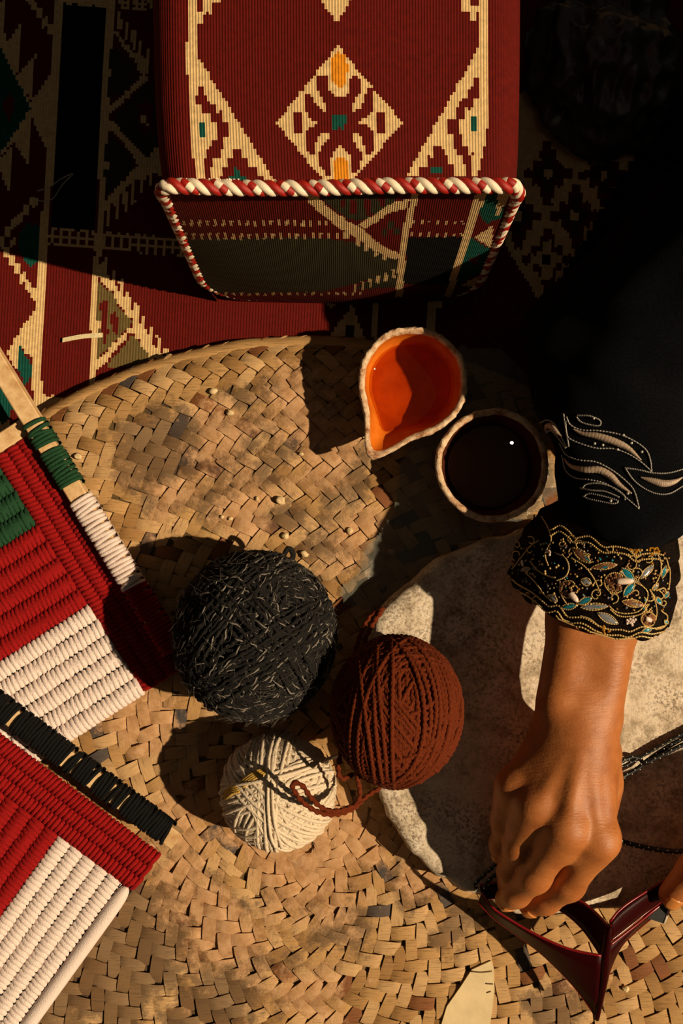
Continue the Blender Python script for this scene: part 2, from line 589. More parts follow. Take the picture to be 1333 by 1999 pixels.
# ------------------------------------------------------------------ cushion
CT = []
def cp(c, poly): CT.append((c, poly))
def A4(p): return cr(p, 4.76, 280, 0)
def A5(p): return cr(p, 4.166, 500, 0)
def A6(p): return cr(p, 4.443, 760, 0)
cp('C', [(364, -900), (381, -900), (383, 107), (540, 358), (387, 358), (372, 280), (369, 231), (365, 126)])
cp('R', A4([(495, 800), (550, 800), (550, 870), (600, 870), (600, 955), (670, 955), (670, 1035), (725, 1035), (725, 1140), (800, 1140), (800, 1285), (740, 1285), (740, 1390), (710, 1390), (710, 1475), (655, 1475), (655, 1565), (630, 1565), (630, 1700), (590, 1700), (560, 1550), (545, 1465), (585, 1460), (585, 1380), (640, 1380), (640, 1290), (685, 1290), (685, 1140), (625, 1140), (625, 1050), (550, 1050), (550, 975), (495, 975)]))
cp('R', A4([(820, 1385), (915, 1385), (915, 1465), (975, 1465), (985, 1550), (1055, 1560), (1065, 1630), (1115, 1640), (1115, 1720), (700, 1720), (700, 1640), (730, 1630), (730, 1555), (785, 1555), (785, 1465), (820, 1465)]))
cp('G', A4([(845, 1570), (905, 1570), (910, 1640), (970, 1650), (990, 1720), (790, 1720), (790, 1650), (845, 1640)]))
cp('G', A4([(515, 1145), (565, 1145), (575, 1280), (520, 1280)]))
cp('C', rect(382, 23, 397, 48)); cp('C', rect(397, -6, 412, 27)); cp('C', rect(412, -40, 428, 6))
cp('C', A6([(760, -3000), (845, -3000), (855, 400), (862, 620), (855, 1000), (840, 1200), (800, 1380), (770, 1530), (145, 1530), (770, 420)]))
cp('R', A6([(775, 690), (735, 690), (735, 760), (685, 760), (685, 850), (615, 850), (615, 930), (570, 930), (570, 1040), (495, 1040), (495, 1175), (550, 1175), (550, 1280), (585, 1280), (585, 1355), (635, 1355), (635, 1425), (660, 1425), (650, 1530), (705, 1530), (725, 1330), (695, 1325), (695, 1255), (640, 1255), (640, 1170), (608, 1170), (608, 1030), (660, 1030), (660, 935), (730, 935), (730, 855), (775, 855)]))
cp('R', A6([(390, 1280), (470, 1280), (470, 1350), (510, 1350), (510, 1430), (555, 1430), (555, 1530), (255, 1530), (260, 1455), (320, 1450), (325, 1365), (385, 1355)]))
cp('G', A6([(360, 1450), (460, 1450), (460, 1500), (360, 1500)])); cp('G', A6([(718, 1020), (765, 1020), (765, 1145), (715, 1145)]))
cp('C', A6(rect(690, 65, 765, 180))); cp('C', A6(rect(620, -80, 690, 90)))
cp('C', A5([(480, -70), (810, -70), (655, 190)]))
cp('C', A5([(665, 375), (1190, 990), (665, 1610), (160, 1000)]))
cp('R', A5([(490, 640), (520, 610), (575, 610), (580, 690), (610, 760), (670, 795), (740, 770), (765, 690), (770, 600), (815, 605), (855, 660), (850, 750), (790, 830), (770, 880), (800, 900), (850, 870), (880, 790), (900, 720), (940, 730), (960, 800), (960, 880), (900, 950), (820, 990), (900, 1010), (950, 1060), (960, 1150), (955, 1230), (910, 1270), (880, 1200), (860, 1120), (810, 1080), (775, 1090), (790, 1150), (850, 1220), (860, 1300), (830, 1380), (775, 1410), (775, 1320), (740, 1230), (680, 1195), (620, 1240), (605, 1320), (600, 1430), (560, 1410), (515, 1340), (510, 1260), (540, 1180), (590, 1120), (585, 1080), (540, 1090), (490, 1150), (465, 1270), (420, 1240), (398, 1150), (410, 1070), (450, 1020), (505, 995), (430, 950), (385, 880), (385, 770), (445, 740), (475, 830), (520, 890), (575, 900), (570, 860), (520, 790), (490, 720)]))
cp('A', A5([(620, 460), (660, 430), (720, 455), (745, 530), (740, 650), (700, 720), (660, 715), (610, 650), (597, 540)]))
cp('A', A5([(645, 1300), (690, 1275), (740, 1310), (760, 1500), (620, 1500), (625, 1370)]))
cp('G', A5(rect(625, 930, 725, 1050))); cp('R', A5(rect(305, 915, 375, 1085))); cp('R', A5(rect(980, 900, 1045, 1080)))

CB_L, CB_R, CTOP = -0.1045, 0.1035, 0.232
cush = thing('woven_cushion', 'tall boxy red kilim cushion edged with twisted red and white rope', 'cushion', (0, 0.33, 0.0045))
# body: a rounded section swept from front to back
def section(n, t):
    """t 0 front .. 1 back; points from the lower left corner over the top to the lower right corner"""
    grow = 1 - math.exp(-t * 9)
    l = CB_L - 0.001 - 0.008 * grow; r_ = CB_R + 0.001 + 0.003 * grow
    rad = 0.020
    pts = [(l + 0.006, 0.0048), (l - 0.002, 0.08), (l, CTOP - rad)]
    for k in range(1, 9):
        a = math.pi - k / 8 * math.pi / 2
        pts.append((l + rad + rad * math.cos(a), CTOP - rad + rad * math.sin(a)))
    pts.append(((l + r_) / 2, CTOP + 0.004 * grow))
    for k in range(0, 9):
        a = math.pi / 2 - k / 8 * math.pi / 2
        pts.append((r_ - rad + rad * math.cos(a), CTOP - rad + rad * math.sin(a)))
    pts += [(r_ + 0.002, 0.08), (r_ - 0.006, 0.0048)]
    p = np.array(pts)
    sl = np.concatenate([[0], np.cumsum(np.linalg.norm(np.diff(p, axis=0), axis=1))])
    ss = np.linspace(0, sl[-1], n)
    return np.stack([np.interp(ss, sl, p[:, 0]), np.interp(ss, sl, p[:, 1])], 1)
NCU, NCV = 380, 190
ys = np.linspace(0.189, 0.52, NCV + 1)
G = np.zeros((NCU + 1, NCV + 1, 3))
for j, y in enumerate(ys):
    t = j / NCV
    sec = section(NCU + 1, t)
    G[:, j, 0] = sec[:, 0]; G[:, j, 2] = sec[:, 1]
    G[:, j, 1] = y - 0.020 * np.clip(1 - sec[:, 1] / CTOP, 0, 1) * max(0, 1 - t * 3)
cc = (G[:-1, :-1] + G[1:, 1:]) / 2
cu, cv = PX(cc)
cv = cv + RNG.uniform(-2.2, 2.2, (NCU, 1))
code = np.zeros(cu.shape, int)
up = cc[..., 2] > 0.2
for c, poly in CT:
    code[inpoly(cu, cv, poly) & up] = WIDX[c]
b = MB(); b.V.append(G.reshape(-1, 3)); b.n = G.shape[0] * G.shape[1]
idx = np.arange((NCU + 1) * (NCV + 1)).reshape(NCU + 1, NCV + 1)
b.F = np.stack([idx[:-1, :-1], idx[1:, :-1], idx[1:, 1:], idx[:-1, 1:]], -1).reshape(-1, 4).tolist()
b.M = code.reshape(-1).tolist()
n0 = len(b.F)
bo = mesh('cover', b, WMATS, cush)
grid_uv(bo, NCU, NCV, 1.0, 0.45, order=((0, 0), (1, 0), (1, 1), (0, 1)))
# back panel
bk = MB(); bk.add(G[::10, -1], [list(range(len(G[::10, -1])))])
mesh('back_panel', bk, WMATS[0], cush, smooth=False)

# front panel
FP = []
def fp(c, poly): FP.append((c, poly))
fp('D', [(340, 467), (620, 463), (660, 470), (700, 475), (745, 490), (770, 495), (780, 530), (720, 545), (690, 555), (640, 568), (600, 571), (400, 573), (340, 540)])
for k in range(22):
    x = 356 + 15.5 * k
    if x < 670: fp('C', rect(x, 430, x + 5, 441)); fp('C', rect(x + 4, 455, x + 9, 467))
    fp('C', rect(x + 20, 571, x + 25, 576))
fp('C', [(590, 376), (614, 376), (640, 405), (690, 440), (705, 445), (745, 480), (770, 490), (788, 500), (770, 507), (735, 492), (700, 468), (665, 448), (640, 427), (606, 400)])
for x, y in ((697, 476), (715, 487), (733, 496), (750, 503), (676, 462)): fp('C', rect(x - 4, y - 16, x + 4, y + 4))
fp('D', [(618, 374), (780, 374), (770, 393), (740, 412), (705, 432), (680, 428), (640, 400)])
for x0, y0, x1, y1 in ((684, 393, 695, 418), (712, 388, 725, 420), (740, 384, 752, 404), (664, 392, 676, 406)): fp('R', rect(x0, y0, x1, y1))
fp('C', [(698, 438), (745, 410), (770, 394), (800, 388), (795, 406), (765, 413), (735, 433), (712, 448)])
for x0, y0, x1, y1 in ((755, 430, 768, 446), (768, 445, 782, 458), (745, 448, 755, 462)): fp('D', rect(x0, y0, x1, y1))
fp('D', [(720, 545), (778, 505), (776, 560), (690, 565)])
for k in range(6): fp('C', rect(690 + 15 * k, 556 - 6 * k, 696 + 15 * k, 572 - 6 * k))
fp('C', [(806, 372), (819, 372), (802, 440), (792, 500), (786, 580), (772, 580), (778, 500), (788, 440)])
fp('K', [(797, 463), (903, 462), (880, 556), (787, 554)])
for k in range(7): fp('C', rect(805 + 16 * k, 430, 809 + 16 * k, 438)); fp('C', rect(803 + 16 * k, 454, 807 + 16 * k, 462))
fp('G', [(945, 372), (985, 372), (982, 425), (950, 435), (935, 420)])
fp('C', [(972, 372), (996, 372), (990, 395), (968, 425)])
fp('C', [(925, 462), (962, 440), (960, 485)]); fp('G', [(912, 458), (945, 480), (970, 490), (940, 530), (890, 556)])
fp('R', [(915, 505), (935, 498), (930, 520)])
fp('C', [(932, 372), (953, 376), (931, 420), (906, 500), (880, 580), (868, 578), (895, 490), (914, 420)])
fp('C', [(900, 556), (940, 535), (960, 500), (975, 490), (965, 530), (930, 562)])
def front_y(zz): return 0.170 + 0.0205 * zz / CTOP
NFU, NFV = 150, 120
xs = np.linspace(CB_L - 0.001, CB_R + 0.001, NFU + 1); zs = np.linspace(0.006, CTOP - 0.001, NFV + 1)
Xg, Zg = np.meshgrid(xs, zs, indexing='ij')
xm, hw = (CB_L + CB_R) / 2, (CB_R - CB_L) / 2
bul = 0.013 * (1 - ((Xg - xm) / hw) ** 2) * np.clip(1 - ((Zg - 0.11) / 0.115) ** 2, 0, 1)
Yg = front_y(Zg) - bul
G = np.stack([Xg, Yg, Zg], -1)
cc = (G[:-1, :-1] + G[1:, 1:]) / 2
cu, cv = PX(cc); cv = cv + RNG.uniform(-1.6, 1.6, (NFU, 1))
code = np.zeros(cu.shape, int)
for c, poly in FP: code[inpoly(cu, cv, poly)] = WIDX[c]
def panel_inside(x, zz, m=0.0):
    r0, r1 = 0.05, 0.014
    dx = np.abs(x - xm); ok = dx < hw - m
    bot = (zz < r0) & (dx > hw - r0) & ((dx - (hw - r0)) ** 2 + (zz - r0) ** 2 > (r0 - m) ** 2)
    return ok & ~bot & (zz > m)
keep = panel_inside(cc[..., 0], cc[..., 2], -0.001)
b = MB(); b.V.append(G.reshape(-1, 3)); b.n = (NFU + 1) * (NFV + 1)
idx = np.arange((NFU + 1) * (NFV + 1)).reshape(NFU + 1, NFV + 1)
Fq = np.stack([idx[:-1, :-1], idx[1:, :-1], idx[1:, 1:], idx[:-1, 1:]], -1).reshape(-1, 4)
b.F = Fq[keep.reshape(-1)].tolist(); b.M = code[keep].tolist()
fo = mesh('front_panel', b, WMATS, cush)
grid_uv(fo, NFU, NFV, 1.0, 0.8, order=((0, 0), (1, 0), (1, 1), (0, 1)), mask=keep)

# twisted rope trim round the front panel
M['cord_red'] = simple('cord_red', 'a01a10', 0.45, 0.5, 600, 0.6, 1500, var=0.15, dist=0.0005)
M['cord_white'] = simple('cord_white', 'efdfc4', 0.5, 0.5, 600, 0.5, 1500, var=0.08, dist=0.0005)
loop = []
r0 = 0.052
zt = CTOP + 0.003
for t in np.linspace(0, 1, 40): loop.append((CB_L + 0.004 + t * (CB_R - CB_L - 0.008), zt - 0.004 * math.sin(math.pi * min(t * 1.6, 1))))
for t in np.linspace(0.06, 1, 20): loop.append((CB_R + 0.002, zt - 0.006 - t * (zt - 0.006 - r0)))
for k in range(1, 13):
    a = -k / 12 * math.pi / 2
    loop.append((CB_R + 0.002 - r0 + r0 * math.cos(a), r0 + 0.003 + (r0 - 0.001) * math.sin(a)))
for t in np.linspace(0.04, 0.96, 20): loop.append((CB_R - r0 + t * (CB_L - CB_R + 2 * r0), 0.0055))
for k in range(0, 13):
    a = -math.pi / 2 - k / 12 * math.pi / 2
    loop.append((CB_L - 0.002 + r0 + r0 * math.cos(a), r0 + 0.003 + (r0 - 0.001) * math.sin(a)))
for t in np.linspace(0.05, 0.98, 20): loop.append((CB_L - 0.002, r0 + t * (zt - 0.006 - r0)))
lp = np.array(loop + [loop[0]])
path = np.stack([lp[:, 0], front_y(lp[:, 1]) - 0.0012 + 0.0045 * np.clip((CTOP - lp[:, 1]) / 0.03, 0, 1), np.maximum(lp[:, 1], 0.0098)], 1)
sl = np.concatenate([[0], np.cumsum(np.linalg.norm(np.diff(path, axis=0), axis=1))])
NR = 900
ss = np.linspace(0, sl[-1], NR)
path = np.stack([np.interp(ss, sl, path[:, k]) for k in range(3)], 1)
k5 = np.ones(9) / 9
sm = np.stack([np.convolve(np.pad(path[:, k], 4, mode='wrap'), k5, 'valid') for k in range(3)], 1)
path = sm
T = np.gradient(path, axis=0); T /= np.linalg.norm(T, axis=1)[:, None]
outw = np.cross(T, np.array([0, 1.0, 0])) * -1          # in the panel plane, away from its middle
n2 = outw / np.linalg.norm(outw, axis=1)[:, None]
if n2[20, 2] < 0: n2 = -n2
n1 = np.cross(n2, T)
rope = MB(); rope_root = None
turns = round(sl[-1] / 0.0187)
rope_core = MB(); rope_core.add(*tube(path, 0.0016, 6, ref=n2, closed=True))
rope_root = mesh('rope_trim', rope_core, M['cord_red'], cush)
for k, nm in enumerate(('red', 'white', 'striped')):
    ph = 2 * math.pi * (turns * ss / sl[-1] + k / 3)
    rr = 0.0024
    pth = path + rr * (np.cos(ph)[:, None] * n1 + np.sin(ph)[:, None] * n2)
    mb = MB(); V, F = tube(pth, 0.0025, 8, ref=n2, closed=True)
    if nm == 'striped':
        seg = np.arange(NR) // 3 % 2
        mb.add(V, F, np.repeat(seg, 8))
        mesh('rope_strand', mb, [M['cord_white'], M['cord_red']], rope_root)
    else:
        mb.add(V, F); mesh('rope_strand', mb, M['cord_' + nm], rope_root)
# the cut cream fringe of the braid showing above the rope
fr = MB()
for k in range(150):
    x = CB_L + 0.008 + k / 149 * (CB_R - CB_L - 0.016)
    p0 = np.array((x, 0.1925, CTOP + 0.0010)); p1 = p0 + np.array((RNG.uniform(-.0004, .0004), 0.0012 + RNG.uniform(0, .0008), 0.0004))
    if abs((x - CB_L) - 0.107) > 0.062: fr.add(*tube(np.array([p0, p1]), 0.0006, 4))
tag(mesh('braid_fringe', fr, M['cord_white'], cush), kind='stuff')

# straw and threads lying on the rug
M['straw_bit'] = simple('dry_straw', 'd8c79c', 0.6, 0.3, 300, 0.3, 900)
a = P(122, 664, 0.0055); c = P(200, 654, 0.0062)
st = MB(); pts = resample([a, (a + c) / 2 + (0, 0.0008, 0.0008), c], 8)
w = np.array((0.06, 1, 0)) * 0.0018
V = np.concatenate([pts + w, pts - w, pts + w + (0, 0, -.0006), pts - w + (0, 0, -.0006)]); n = 8
F = []
for i in range(n - 1):
    F += [(i, i + 1, n + i + 1, n + i), (2 * n + i, 3 * n + i, 3 * n + i + 1, 2 * n + i + 1), (i, 2 * n + i, 2 * n + i + 1, i + 1), (n + i, n + i + 1, 3 * n + i + 1, 3 * n + i)]
F += [(0, n, 3 * n, 2 * n), (n - 1, 3 * n - 1, 4 * n - 1, 2 * n - 1)]
st.add(V, F)
o = mesh('straw_blade', st, M['straw_bit'], smooth=False); recalc(o)
tag(o, 'single flat pale straw blade lying across the red rug', 'straw')
M['thread_pale'] = simple('thread_pale', 'a9a08c', 0.5, 0.5)
thr = [([(72, 373), (95, 366), (118, 350), (142, 338)], 'pale wisp of thread along the black rug band, upper one'),
       ([(64, 384), (82, 393), (104, 387), (118, 366), (130, 352), (143, 340)], 'curled pale thread bent across the black rug band')]
for p, lab in thr:
    mb = MB(); q = np.array([P(x, y, 0.0055 + 0.001 * (i % 2)) for i, (x, y) in enumerate(p)])
    mb.add(*tube(resample(q, 20), 0.00045, 5))
    tag(mesh('loose_thread', mb, M['thread_pale']), lab, 'thread', 'threads on the black rug band')

# ------------------------------------------------------------------ plaited palm mat (a low domed tray, face down)
ZM = 0.030
MC = P(600, 1652, ZM)[:2]
MR = 0.400
def mat_z(r):
    t = np.clip((r - (MR - 0.05)) / 0.05, 0, 1)
    return ZM - 0.013 * t ** 2.2
mat = thing('palm_mat', 'large round plaited palm leaf mat dusted with clay', 'mat', (MC[0], MC[1], 0.003))
prof = [(0.0, ZM - 0.0022), (0.1, ZM - 0.0022), (0.2, ZM - 0.0022), (0.3, ZM - 0.0022), (0.36, float(mat_z(0.36)) - 0.0022), (0.38, float(mat_z(0.38)) - 0.0022), (0.396, float(mat_z(0.396)) - 0.002), (MR, ZM - 0.0155), (MR - 0.004, ZM - 0.019), (0.37, 0.006), (0.33, 0.0035), (0.0, 0.0035)]
na = 160
an = np.linspace(0, 2 * math.pi, na, endpoint=False)
V = np.array([[(MC[0] + r * math.cos(a), MC[1] + r * math.sin(a), zz) for r, zz in prof] for a in an])
mb = MB(); mb.add(V.reshape(-1, 3), grid_faces(na, len(prof), wrap_u=True))
mo = mesh('underlay', mb, STRAW_BASE, mat); recalc(mo)

TL, TW = 0.0202, 0.0101
def strip_mesh():
    """one visible float of a palm strip: flat across, its ends tucked down; the thin sides have their own corners"""
    n = 7
    V = []; F = []
    for i in range(n):
        t = i / (n - 1) * 2 - 1
        zc = 0.0010 - 0.0022 * abs(t) ** 3
        w = 1 - 0.05 * abs(t) ** 3
        for yy, dz in ((-1, -0.00012), (0.0, 0.00010), (1, -0.00012)):
            V.append((t * TL / 2, yy * TW / 2 * w, zc + dz))
    for i in range(n - 1):
        for j in range(2):
            a = i * 3 + j
            F.append((a, a + 3, a + 4, a + 1))
    for sgn, col in ((-1, 0), (1, 2)):
        b0 = len(V)
        for i in range(n):
            x, y, z_ = V[i * 3 + col]
            V += [(x, y, z_), (x, y, z_ - 0.0009)]
        for i in range(n - 1):
            q = (b0 + 2 * i, b0 + 2 * i + 1, b0 + 2 * i + 3, b0 + 2 * i + 2)
            F.append(q if sgn > 0 else q[::-1])
    return np.array(V), F
SV, SF = strip_mesh()
tiles = []
al = math.radians(40)
row_h = 2 * 0.0099 * math.sin(al); step = 2 * 0.0099 * math.cos(al)
k = 1
r = 0.012
rows = []
while r < MR - 0.006:
    rows.append(r); r += row_h
for k, r in enumerate(rows):
    ring = k // 4
    rmid = rows[min(ring * 4 + 2, len(rows) - 1)]
    n = max(5, int(round(2 * math.pi * rmid / step)))
    sc = (2 * math.pi * r / n) / step
    sgn = 1 if k % 2 == 0 else -1
    for j in range(n):
        a = (j + 0.5 * (k % 2)) * 2 * math.pi / n + ring * 0.37
        x = MC[0] + r * math.cos(a); y = MC[1] + r * math.sin(a)
        zz = float(mat_z(r))
        u, v = PX(np.array((x, y, zz)))
        if -520 < u < 1700 and 600 < v < 2500:
            rot = a + math.pi / 2 + sgn * al + RNG.normal(0, 0.07)
            slope = -0.013 * 2.2 / 0.05 * max(0, (r - MR + 0.05) / 0.05) ** 1.2
            mi = RNG.choice(5, p=(0.36, 0.36, 0.19, 0.055, 0.035))
            tiles.append((u, v, x, y, zz + RNG.normal(0, 0.00012), rot, min(max(sc, 0.6), 1.25), mi, a, slope))
BLOCK = [[(-50, 690), (60, 810), (330, 1150), (350, 1310), (130, 1460), (310, 1660), (60, 2010), (-50, 2010)],
         [(930, 1060), (745, 1200), (730, 1540), (925, 1745), (1333, 1790), (1333, 1000)], [(1020, 640), (1340, 640), (1340, 1100), (1060, 1000)]]
CIRC = [(497, 1240, 170), (545, 1545, 120), (775, 1385, 150), (808, 745, 112), (962, 908, 115)]
def seen(u, v):
    if not (5 < u < 1328 and 655 < v < 1994): return False
    for p in BLOCK:
        if inpoly(np.array(u), np.array(v), p): return False
    return all((u - x) ** 2 + (v - y) ** 2 > q * q for x, y, q in CIRC)
vis = [t for t in tiles if seen(t[0], t[1])]
vis.sort(key=lambda t: (t[0] - 620) ** 2 + (t[1] - 1300) ** 2 * 0.6)
own = set(id(t) for t in vis[:300])
sme = []
for i, m_ in enumerate(STRAW):
    me = bpy.data.meshes.new('strip'); me.from_pydata(SV.tolist(), [], SF); me.materials.append(m_)
    me.polygons.foreach_set('use_smooth', [True] * len(me.polygons)); me.update(); sme.append(me)
rest = MB()
for t in tiles:
    u, v, x, y, zz, rot, sc, mi, a, slope = t
    Rm = Matrix.Rotation(0, 3, 'Z')
    # tilt with the tray's edge
    tilt = Matrix.Rotation(math.atan(-slope), 3, Vector((-math.sin(a), math.cos(a), 0)))
    Rm = tilt @ Matrix.Rotation(rot, 3, 'Z')
    wsc = 0.96 * (0.55 + 0.45 * sc)
    if id(t) in own:
        o = bpy.data.objects.new('strip', sme[mi]); COL.objects.link(o); o.parent = mat
        o.location = Vector((x, y, zz)) - mat.location
        o.rotation_euler = Rm.to_euler(); o.scale = (1.0, wsc, 1)
    else:
        rest.add((SV * (1, wsc, 1)) @ np.array(Rm).T + (x, y, zz), SF, mi)
o = mesh('woven_strips', rest, STRAW, mat); tag(o, kind='stuff')

# folded rim binding
bp = [(MR - 0.0075, 0.0006), (MR - 0.006, 0.0018), (MR - 0.003, 0.0020), (MR - 0.0005, 0.0010), (MR + 0.0012, -0.0012), (MR + 0.0005, -0.0035), (MR - 0.004, -0.004)]
na = 420
an = np.linspace(0, 2 * math.pi, na, endpoint=False)
V = np.array([[(MC[0] + r * math.cos(a), MC[1] + r * math.sin(a), float(mat_z(min(r, MR))) + dz) for r, dz in bp] for a in an])
V[..., 2] += 0.0005 * vnoise(np.stack([an * 60, an * 0], -1), 1.0, 4)[:, None]
V[..., :2] += (0.0012 * vnoise(np.stack([np.cos(an), np.sin(an)], -1), 14.0, 6))[:, None, None] * np.stack([np.cos(an), np.sin(an)], -1)[:, None]
mb = MB(); mb.add(V.reshape(-1, 3), grid_faces(na, len(bp), wrap_u=True)); o = mesh('rim_binding', mb, STRAW[1], mat); recalc(o)

# ------------------------------------------------------------------ millstone
M['stone'] = None
n = N('limestone')
f = n.noise(55, 8, 0.7); f2 = n.noise(420, 6, 0.7); f3 = n.noise(16, 4)
c = n.ramp(f, [(0.36, lin('a8967e')), (0.5, lin('ddcbb2')), (0.65, lin('eadbc6'))])
speck = n.ramp(f2, [(0.42, (1, 1, 1)), (0.52, (0, 0, 0))])
patch = n.ramp(f3, [(0.36, (0.1, 0.1, 0.1)), (0.6, (0.75, 0.75, 0.75))])
c = n.mix(n.mix(1.0, speck, patch, 'MULTIPLY'), c, lin('6b5844'))
n.color(c).set(Roughness=0.9)
n.b.inputs['Specular IOR Level'].default_value = 0.2
n.bump(n.math('ADD', f2, n.math('MULTIPLY', f, 0.8)), 0.6, 0.0016)
M['stone'] = n.m
ZS = 0.068
SCN = (1085, 1415)
opts = [(738, 1203), (800, 1146), (860, 1096), (930, 1064), (1000, 1046), (1090, 1034), (1200, 1024), (1330, 1018), (1440, 1065), (1500, 1200), (1510, 1420), (1480, 1620), (1400, 1730), (1290, 1768), (1210, 1775), (1140, 1783), (1070, 1795), (1000, 1785), (925, 1745), (850, 1712), (800, 1662), (762, 1600), (735, 1545), (716, 1450), (712, 1350), (718, 1270)]
th0 = np.array([math.atan2(-(y - SCN[1]), x - SCN[0]) for x, y in opts]); rd0 = np.array([math.hypot(x - SCN[0], y - SCN[1]) for x, y in opts])
od = np.argsort(th0); th0 = th0[od]; rd0 = rd0[od]
tha = np.linspace(-math.pi, math.pi, 220, endpoint=False)
rda = np.interp(tha, np.concatenate([th0 - 2 * math.pi, th0, th0 + 2 * math.pi]), np.concatenate([rd0] * 3))
rda = rda + 3.5 * vnoise(np.stack([np.cos(tha), np.sin(tha)], -1), 9, 4) + 2 * vnoise(np.stack([np.cos(tha), np.sin(tha)], -1), 28, 5)
cs = P(SCN[0], SCN[1], ZS)
rings = [0, .15, .3, .45, .6, .72, .82, .9, .95, .98, 1.0, 1.008, 1.006, 1.0]
zr = [0, 0, 0, 0, 0, 0, 0, 0, -.0006, -.0018, -.0048, -.012, -.026, -(ZS - ZM - 0.0018)]
V = []
for q, dz in zip(rings, zr):
    rr = rda * q * (H - ZS) / FPX
    p = np.stack([cs[0] + rr * np.cos(tha), cs[1] + rr * np.sin(tha), np.full(len(tha), ZS + dz)], -1)
    wob = 0.0012 * vnoise(p, 60, 6) * (1 if dz > -0.02 else 0)
    p[:, 2] += wob
    if q > 0.94 and dz > -0.03:
        p[:, :2] += 0.0012 * vnoise(p, 130, 9)[:, None] * np.stack([np.cos(tha), np.sin(tha)], -1)
    V.append(p)
V = np.array(V).transpose(1, 0, 2)
mb = MB(); mb.add(V.reshape(-1, 3), grid_faces(len(tha), len(rings), wrap_u=True))
so = mesh('grinding_stone', mb, M['stone']); recalc(so)
tag(so, 'flat round pale grinding stone with a chipped edge under the hand', 'stone')

# ------------------------------------------------------------------ cream scrap of card showing in the mat
M['card'] = simple('cream_card', 'd6c096', 0.8, 0.2, 60, 0.2, 300, var=0.1)
M['card_mark'] = simple('card_mark', '6a533a', 0.8, 0.2)
poly = [(958, 1876), (964, 1890), (965, 1925), (962, 1960), (955, 2012), (860, 2030), (862, 1998), (872, 1965), (900, 1925), (921, 1893)]
zc = ZM + 0.0024
mb = MB(); q = [P(x, y, zc) for x, y in poly]; m = len(q)
mb.add(q + [p - (0, 0, 0.0016) for p in q], [list(range(m))[::-1], list(range(m, 2 * m))] + [(i, (i + 1) % m, m + (i + 1) % m, m + i) for i in range(m)])
card = mesh('card_scrap', mb, M['card'], smooth=False); recalc(card)
tag(card, 'torn cream scrap of card lying on the palm mat', 'card')
for ln in ([(918, 1896), (938, 1898), (960, 1896)], [(948, 1920), (962, 1921)], [(950, 1938), (958, 1935)]):
    mb = MB(); mb.add(*tube(resample([P(x, y, zc + 0.0001) for x, y in ln], 8), 0.0006, 4)); mesh('ink_mark', mb, M['card_mark'], card)

# ------------------------------------------------------------------ crumbs of dry clay
M['crumb'] = simple('dry_clay', 'd8bd90', 0.95, 0.1, 300, 0.6, 900)
cr_list = [(417, 763, 7, 'white flat chip of clay beside the upper mat edge'), (449, 806, 6, 'small white chip below the flat chip'),
           (548, 977, 9, 'largest lumpy clay crumb above the grey yarn ball'), (502, 973, 4, 'tiny crumb left of the lumpy clay crumb'),
           (450, 1012, 4, 'tiny crumb in the pair near the white wrapped stick, right one'), (433, 1009, 3.6, 'tiny crumb in the pair near the white wrapped stick, left one'),
           (557, 1046, 7, 'clay crumb touching the top of the grey yarn ball'), (594, 1082, 7, 'clay crumb at the right shoulder of the grey yarn ball'),
           (683, 1036, 6, 'clay crumb on the mat left of the sleeve shadow'), (764, 1077, 6, 'clay crumb on the edge of the clear plastic sheet'),
           (588, 886, 4, 'small crumb in the middle of the lit mat'), (152, 891, 7, 'pale crumb beside the green wrapped stick'),
           (1222, 1930, 6, 'clay crumb at the lower right beside the mask tip')]
for x, y, rpx, lab in cr_list:
    rr = rpx * 0.0004 * 1.15
    c = P(x, y, ZM + 0.001 + rr * 0.55)
    V, F = sphere((0, 0, 0), rr, 9, 7, (1.0, 0.85, 0.6))
    V = V * (1 + 0.45 * vnoise(V / rr + x, 1.9, int(x)))[:, None]
    mb = MB(); mb.add(V + c, F)
    tag(mesh('clay_crumb', mb, M['crumb']), lab, 'crumb', 'clay crumbs on the mat')

# ------------------------------------------------------------------ clear plastic sheet under the bowls
n = N('clear_film')
n.set(Roughness=0.09, IOR=1.45)
n.b.inputs['Specular IOR Level'].default_value = 0.6
n.b.inputs['Alpha'].default_value = 0.42
n.color(lin('7d7d72'))
n.bump(n.noise(160, 5, 0.7), 0.5, 0.002)
M['film'] = n.m
poly = [(905, 682), (985, 690), (1044, 745), (1066, 830), (1085, 960), (1015, 1042), (900, 1064), (805, 1132), (742, 1192), (678, 1186), (664, 1150), (715, 1085), (772, 1010), (770, 900), (850, 800)]
xs = np.arange(650, 1100, 5.0); ysv = np.arange(670, 1210, 5.0)
Xg, Yg = np.meshgrid(xs, ysv, indexing='ij')
pp = np.stack([Xg, Yg], -1)
zz = ZM + 0.0032 + 0.0016 * np.abs(vnoise(pp, 1 / 26.0, 2)) + 0.0011 * np.abs(vnoise(pp, 1 / 11.0, 8))
hump = np.exp(-(((Xg - 960) / 60) ** 2 + ((Yg - 740) / 45) ** 2))
zz += 0.011 * hump * (0.6 + 0.8 * np.abs(vnoise(pp, 1 / 22.0, 12)))
s = (H - zz) / FPX
G = np.stack([(Xg - 666.5) * s, (999.5 - Yg) * s, zz], -1)
warp = 14 * vnoise(pp, 1 / 50.0, 21)
keep = inpoly(Xg[:-1, :-1] + warp[:-1, :-1], Yg[:-1, :-1] + warp[:-1, :-1], poly) & ~inpoly(Xg[:-1, :-1], Yg[:-1, :-1], [(SCN[0] + (x - SCN[0]) * 1.045, SCN[1] + (y - SCN[1]) * 1.045) for x, y in opts])
idx = np.arange(Xg.size).reshape(Xg.shape)
F = np.stack([idx[:-1, :-1], idx[:-1, 1:], idx[1:, 1:], idx[1:, :-1]], -1)[keep]
